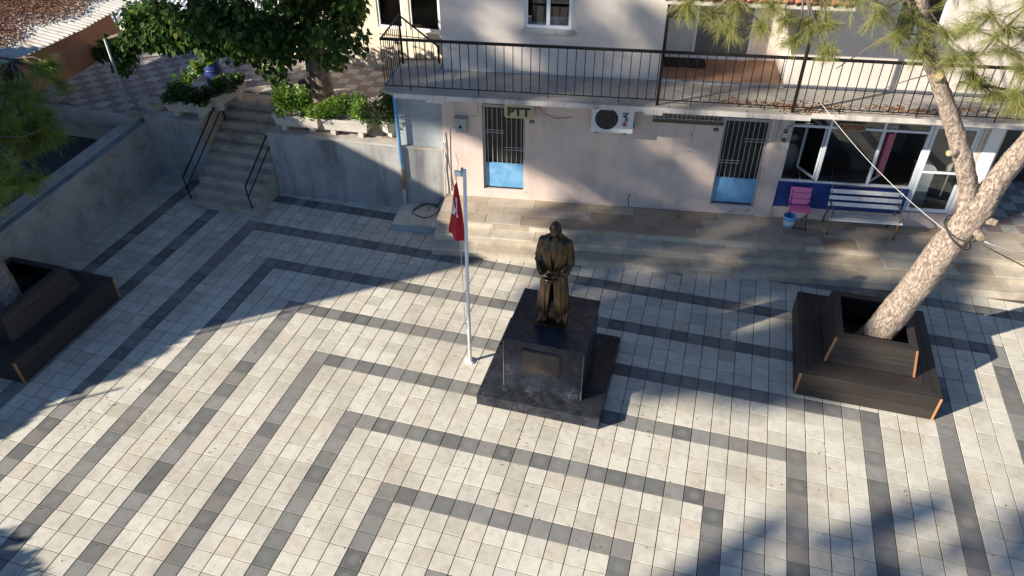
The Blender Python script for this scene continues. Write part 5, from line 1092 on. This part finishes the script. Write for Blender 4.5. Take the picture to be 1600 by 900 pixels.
for k in range(98):
    t_ = random.random(); x_ = -11.3 + 5.9 * t_; yc = 9.6 + random.uniform(-.7, .8); z_ = random.uniform(3.2, 5.2)
    if x_ < -7.9:
        z_ = random.uniform(3.15, 4.5)
        if z_ > 3.65: yc = random.uniform(8.6, 9.35)
        if x_ < -10.4: z_ = min(z_, 3.85)
    if x_ > -6.3: z_ = random.uniform(3.75, 5.2)
    blobs.append((x_, yc, z_, random.uniform(.28, .45)))
for k in range(26): t_ = k / 25; blobs.append((-10.3 - 2.9 * t_, 9.65 + random.uniform(-.15, .15), 3.30 - .72 * t_ + random.uniform(-.14, .14), .27 - .08 * t_))
for p_ in ((-12.45, 9.55, 2.52), (-12.4, 9.6, 2.35), (-12.2, 9.6, 2.6), (-8.4, 9.7, 2.75), (-8.2, 9.75, 2.5), (-8.1, 9.8, 2.3), (-8.3, 10.0, 2.9), (-8.6, 9.7, 3.0), (-7.9, 9.9, 3.0), (-8.9, 9.8, 3.0)): blobs.append((*p_, .24))
Cn = []; Dn = []
for x_, y_, z_, r_ in blobs:
    n = int(105 * (r_ / .3) ** 2); d_ = rng.normal(size=(n, 3)); d_ /= np.linalg.norm(d_, axis=1, keepdims=True); Cn.append(np.array([x_, y_, z_]) + d_ * r_ * rng.uniform(.35, 1.05, (n, 1))); d_[:, 2] -= 1.0; Dn.append(d_ + rng.normal(size=(n, 3)) * .4)
V, F1 = leaf_shape(np.concatenate(Cn), np.concatenate(Dn), .12, .5, .8); arrays_mesh('crown', V, F1, M['mulberry'], mu)
# low sprig over the trough
sp = MB(); limb(sp, [(-9.0, 9.6, 3.5), (-9.45, 9.1, 3.05), (-10.0, 8.9, 2.6), (-10.45, 8.85, 2.25)], .02, .006, 6, 4, .03); sp.build('branch', M['twig'], mu)
Cn = []; Dn = []
for t_ in np.linspace(.25, 1, 26):
    p_ = np.array([-9.2 - 1.25 * t_, 9.3 - .45 * t_, 3.25 - 1.02 * t_]); n = 9; d_ = rng.normal(size=(n, 3)); d_[:, 2] -= .4; Cn.append(p_ + rng.normal(size=(n, 3)) * .07); Dn.append(d_)
V, F1 = leaf_shape(np.concatenate(Cn), np.concatenate(Dn), .13, .4, .8); arrays_mesh('sprig_foliage', V, F1, M['shrub'], mu)

# ------------------------------------------------------------------ cables
def sag(a, b, s_, n=14): return [tuple(Vector(a).lerp(Vector(b), k / n) - Vector((0, 0, s_ * 4 * (k / n) * (1 - k / n)))) for k in range(n + 1)]
e2w = lambda s, t, z: tuple(rotz((s, t, z), BA))
ca = root('white_cable', (6.0, 5.72, 3.1), 0, 'white cable stretched from the balcony railing to the pine trunk', 'cable')
MB().tube(sag(e2w(5.05, TF + .1, ZF + .22), (5.84, 5.80, 3.02), .14), .0042, 6).build('cable', M['wire_white'], ca)
rp = root('dark_rope', (6.0, 5.7, 3.0), 0, 'dark rope tied around the pine trunk below its fork', 'rope')
def ringpts(c_, r_, ax, n=24):
    ax = Vector(ax).normalized(); a = ax.orthogonal().normalized(); b = ax.cross(a); return [tuple(Vector(c_) + (a * math.cos(2 * math.pi * k / n) + b * math.sin(2 * math.pi * k / n)) * r_) for k in range(n + 1)]
MB().tube(ringpts((6.01, 6.0, 3.05), .275, (.18, -.25, 1)), .012, 6).build('loop', M['wire_dark'], rp); MB().tube(ringpts((5.99, 6.0, 2.93), .28, (.65, -.2, 1)), .010, 6).build('loop', M['wire_dark'], rp)
MB().tube(sag((6.32, 5.85, 2.90), (9.3, 6.4, 1.6), .05), .010, 6).build('tail', M['wire_dark'], rp); MB().tube(sag((6.34, 5.86, 2.95), (9.5, 7.2, 1.7), .05), .008, 6).build('tail', M['wire_white'], rp)
th2 = root('phone_cable', tuple(e2w(.3, 9.16, 2.6)), 0, 'thin cable drooping on the pink wall beside the PTT sign', 'cable')
MB().tube([e2w(*p_) for p_ in ((-.25, TW - .02, 2.85), (-.1, TW - .02, 2.66), (.15, TW - .02, 2.56), (.5, TW - .02, 2.62))], .006, 5).build('cable', M['rust'], th2)

# ================================================================== AROUND THE PLAZA, OUTSIDE THE FRAME (they throw the shade seen in the picture)
dv = Vector((math.cos(SUN_AZ), math.sin(SUN_AZ), 0)); pv = Vector((-math.sin(SUN_AZ), math.cos(SUN_AZ), 0)); tE = math.tan(SUN_EL)
def place(a, b, dist):     # point at sideways offset a whose shadow reaches height b over the plaza centre, dist metres towards the sun
    v = pv * a - dv * dist; return Vector((v.x, v.y, b + tE * dist))
nb = root('neighbour_house', (0, 0, 0), 0, 'ochre gabled house standing off the left side of the plaza', 'house')
o_ = place(10.75, 0, 15); nb.location = (o_.x, o_.y, 0); nb.rotation_euler = (0, 0, SUN_AZ - math.pi / 2); ORG[nb] = Vector((0, 0, 0))
# local x runs across the sun (+x = smaller a), y towards the plaza
eave = 1.12 + tE * 15; ridge = 1.80 + tE * 15; hw = 3.8
m_ = MB(); m_.add([(-hw, 0, 0), (hw, 0, 0), (hw, 0, eave), (0, 0, ridge), (-hw, 0, eave), (-hw, -9, 0), (hw, -9, 0), (hw, -9, eave), (0, -9, ridge), (-hw, -9, eave)], [(0, 4, 3, 2, 1), (5, 6, 7, 8, 9), (1, 2, 7, 6), (0, 5, 9, 4), (2, 3, 8, 7), (3, 4, 9, 8)]); m_.build('wall', M['stucco_far'], nb)
m_ = MB()
for s_ in (-1, 1): m_.add([(0, .05, ridge + .01), (s_ * hw, .05, eave + .01), (s_ * hw, -9.05, eave + .01), (0, -9.05, ridge + .01), (0, .05, ridge + .05), (s_ * hw, .05, eave + .05), (s_ * hw, -9.05, eave + .05), (0, -9.05, ridge + .05)], [(0, 1, 2, 3), (4, 5, 6, 7), (0, 1, 5, 4), (1, 2, 6, 5), (2, 3, 7, 6)])
m_.build('roof', M['terracotta'], nb)
MB().box(-hw - 4.2, -hw - .003, -6, -.2, 0, .15 + tE * 15.2).build('shade_block', M['stucco_far'], nb)  # unseen low block, added beside the house to keep the left terrace in shade
for x_ in (-2.7, -.9, .9, 2.7):
    for z_ in (1.2, 4.2): w_ = MB().box(x_ - .5, x_ + .5, .002, .05, z_, z_ + 1.4).build('window', M['pvc'], nb); MB().box(x_ - .43, x_ + .43, .051, .055, z_ + .07, z_ + 1.33).build('pane', M['glass'], w_)
def off_tree(name, lab, clumps, dist, size, per, base_a=None, jitter=3.0, tr=None):
    pts = []
    for a, b, r_ in clumps:
        dd_ = dist + random.uniform(-jitter, jitter); c_ = np.array(place(a, b, dd_)); d_ = rng.normal(size=(per, 3)); d_ /= np.linalg.norm(d_, axis=1, keepdims=True)
        pts.append((c_, c_ + d_ * r_ * rng.uniform(.15, 1, (per, 1))))
    cen = np.mean([p[0] for p in pts], 0); zmin = min(p[0][2] for p in pts)
    if base_a is not None: q_ = place(base_a, 0, dist); cen = np.array([q_.x, q_.y, cen[2]])
    base = (cen[0], cen[1], 0)
    o = root(name, base, 0, lab, 'tree'); P_ = np.concatenate([p[1] for p in pts])
    V, Fq = quads(P_, size, aspect=.7); arrays_mesh('crown', V, Fq, M['offtree'], o)
    tm_ = MB(); limb(tm_, [(cen[0], cen[1], -.05), (cen[0] + .1, cen[1], zmin * .6), (cen[0], cen[1], max(zmin, .6)), (cen[0], cen[1], cen[2] + (2.0 if zmin > 3 else 0))], tr or (.32 if zmin > 3 else .12), .08, 10, 5, .02)
    if zmin > 3:
        for p in pts[::9]:
            z0 = max(3.5 + tE * dist, p[0][2] - 1.0); top = np.array([cen[0], cen[1], z0]); tm_.tube([tuple(top), tuple((top + p[0]) / 2 + np.array([0, 0, .5])), tuple(p[0])], [.04, .03, .015], 6)
    tm_.build('trunk', M['mul_bark'], o); return o
# tall porous tree: dapples on the facade, the steps and the paving right of the pedestal
cl1 = []
tries = 0
while len(cl1) < 640 and tries < 16000:
    tries += 1
    a = random.uniform(.7, 12.7); b = random.uniform(1.3, 7.6)
    if a > 10.0:
        if not (3.05 < b < 5.4 and b > 3.05 + max(0, 11.2 - a) * .2 and a < 12.7 - max(0, b - 3.4) * .35): continue
    else:
        if a < float(np.interp(b, [1.5, 1.9, 2.3, 2.6, 2.9, 4.0, 5.0, 6.0], [2.0, 1.8, 1.43, .97, .72, .78, 1.8, 2.8])) + .25: continue
        lo = 1.7 if a < 4.4 else (1.4 if a < 6.4 else 2.3)
        if b < lo + .3 * random.random(): continue
        if b > 6.2 and random.random() < .4: continue
        if a > 7.7 and b < 3.3: continue
        if a < 5.6 and b > 6.6: continue
        if random.random() < .30 * (math.sin(a * 2.1 + b * 1.3) > .35): continue
    cl1.append((a, b, random.choice((.14, .2, .28, .38))))
_k = 0
while _k < 150:
    a = random.uniform(.9, 4.7); b = random.uniform(1.75, 4.3)
    if a < float(np.interp(b, [1.5, 1.9, 2.3, 2.6, 2.9, 4.0, 5.0, 6.0], [2.0, 1.8, 1.43, .97, .72, .78, 1.8, 2.8])) + .3 or random.random() < .5 * (b > 2.9): continue
    cl1.append((a, b, random.choice((.18, .25, .34)))); _k += 1
cl1 = [c_ for c_ in cl1 if not (2.85 < c_[0] < 3.65 and 2.7 < c_[1] < 3.35)]
off_tree('tall_tree', 'tall loose crowned tree standing behind the left of the plaza', cl1, 35, .17, 80, 9.5, tr=.12)
cl2 = [(random.uniform(-3.6, -1.15), random.uniform(.6, 3.1), random.uniform(.18, .34)) for k in range(28)] + [(random.uniform(-1.9, -.95), random.uniform(.5, 1.6), random.uniform(.18, .3)) for k in range(14)] + [(random.uniform(-1.5, -.75), random.uniform(.75, 1.9), random.uniform(.12, .24)) for k in range(16)] + [(random.uniform(-3.4, -2.0), random.uniform(2.6, 3.6), random.uniform(.12, .26)) for k in range(16)]
off_tree('tall_tree', 'smaller loose crowned tree standing behind the camera side of the plaza', cl2, 33, .20, 60, -6.0)
cl3 = []
for a in np.arange(.6, 3.4, .22): cl3.append((a, -2.74 - .18 * max(0, a - 2.3), .34)); cl3.append((a, -3.2, .4))
for k in range(30):
    a = random.uniform(.2, 3.1); cl3.append((a, random.uniform(-4.4, -2.72 - .25 * abs(a - 2.2)), random.uniform(.22, .4)))
off_tree('round_bush', 'low round tree near the front left of the plaza', cl3, 11.5, .16, 330, jitter=.8)
cl4 = []
_bd = [(5.31, -2.76), (5.65, -2.57), (6.19, -2.42), (6.38, -2.35), (6.48, -2.2), (6.13, -1.96), (6.45, -1.73), (6.85, -1.45), (7.17, -1.21)]
for (a0, b0), (a1, b1) in zip(_bd[:-1], _bd[1:]):
    for k in range(3): u_ = k / 3; cl4.append((a0 + (a1 - a0) * u_ + .22, b0 + (b1 - b0) * u_ - .20, .27))
for k in range(60):
    b = random.uniform(-4.6, -1.6); a = float(np.interp(b, [-4.6, -2.76, -2.35, -1.45], [4.9, 5.31, 6.4, 6.9])) + .5 + random.uniform(0, 2.2)
    cl4.append((a, b, .42))
off_tree('round_bush', 'dense round tree near the left side of the plaza', cl4, 12.5, .16, 330, jitter=.6)
for a, b, lab in ((6.86, -.42, 'slim steel pole standing left of the plaza'), (5.86, -2.0, 'second slim steel pole nearer the street')):
    p_ = place(a, b, 12); o = root('slim_pole', (p_.x, p_.y, -.05), 0, lab, 'pole'); MB().tube([(p_.x, p_.y, -.05), (p_.x, p_.y, p_.z)], .024, 8).build('shaft', M['steel'], o); MB().tube([(p_.x, p_.y, p_.z), (p_.x, p_.y, p_.z + .03)], .03, 8).build('cap', M['steel'], o)

# ------------------------------------------------------------------ fallen leaves and needles
def scatter(name, lab, pts, size, up=.25):
    V, Fq = quads(np.array(pts), size, up=up, aspect=.45); arrays_mesh(name, V, Fq, M['litter'], None, label=lab, cat='leaves', kind='stuff')
pts = []
for s0, t0, n_, sp_ in ((3.6, 8.35, 60, .35), (4.3, 8.25, 110, .35), (5.0, 8.3, 120, .4), (6.3, 8.4, 70, .3), (7.0, 8.35, 120, .3), (4.9, 8.02, 90, .25), (2.5, 9.7, 25, .3), (7.9, 8.5, 90, .4)):
    for k in range(n_):
        sx, tx = s0 + random.gauss(0, sp_), t0 + random.gauss(0, .10)
        if TF + .01 < tx < TW - .03: pts.append(e2w(sx, tx, ZF + .008 + random.random() * .012))
scatter('fallen_leaves', 'brown fallen leaves gathered along the balcony floor', pts, .075)
pts = []
for k in range(520):
    x_, y_ = random.uniform(-9, 8.5), random.uniform(-1.5, 8.2)
    if k % 2: x_, y_ = random.choice(((-7.3, 1.2), (-6.0, 7.3), (-7.0, 6.4), (-5.0, 7.6), (-.2, 2.2), (1.4, 3.6), (6.9, 6.5), (-4.2, 7.0))); x_ += random.gauss(0, .45); y_ += random.gauss(0, .35)
    if -1.1 < x_ < 1.1 and 3.1 < y_ < 5.3 or 4.1 < x_ < 6.5 and 4.8 < y_ < 7.25 or -x_ * math.sin(BA) + y_ * math.cos(BA) > 7.4 or x_ < -8.8: continue
    pts.append((x_, y_, .006 + random.random() * .008))
scatter('plaza_debris', 'small brown leaf scraps scattered over the paving', pts, .034)
pts = [(random.uniform(4.85, 5.75), random.uniform(5.5, 6.5), .345 + random.random() * .02) for k in range(500)]
scatter('needle_litter', 'dry needles lying in the planter around the pine trunk', pts, .07)
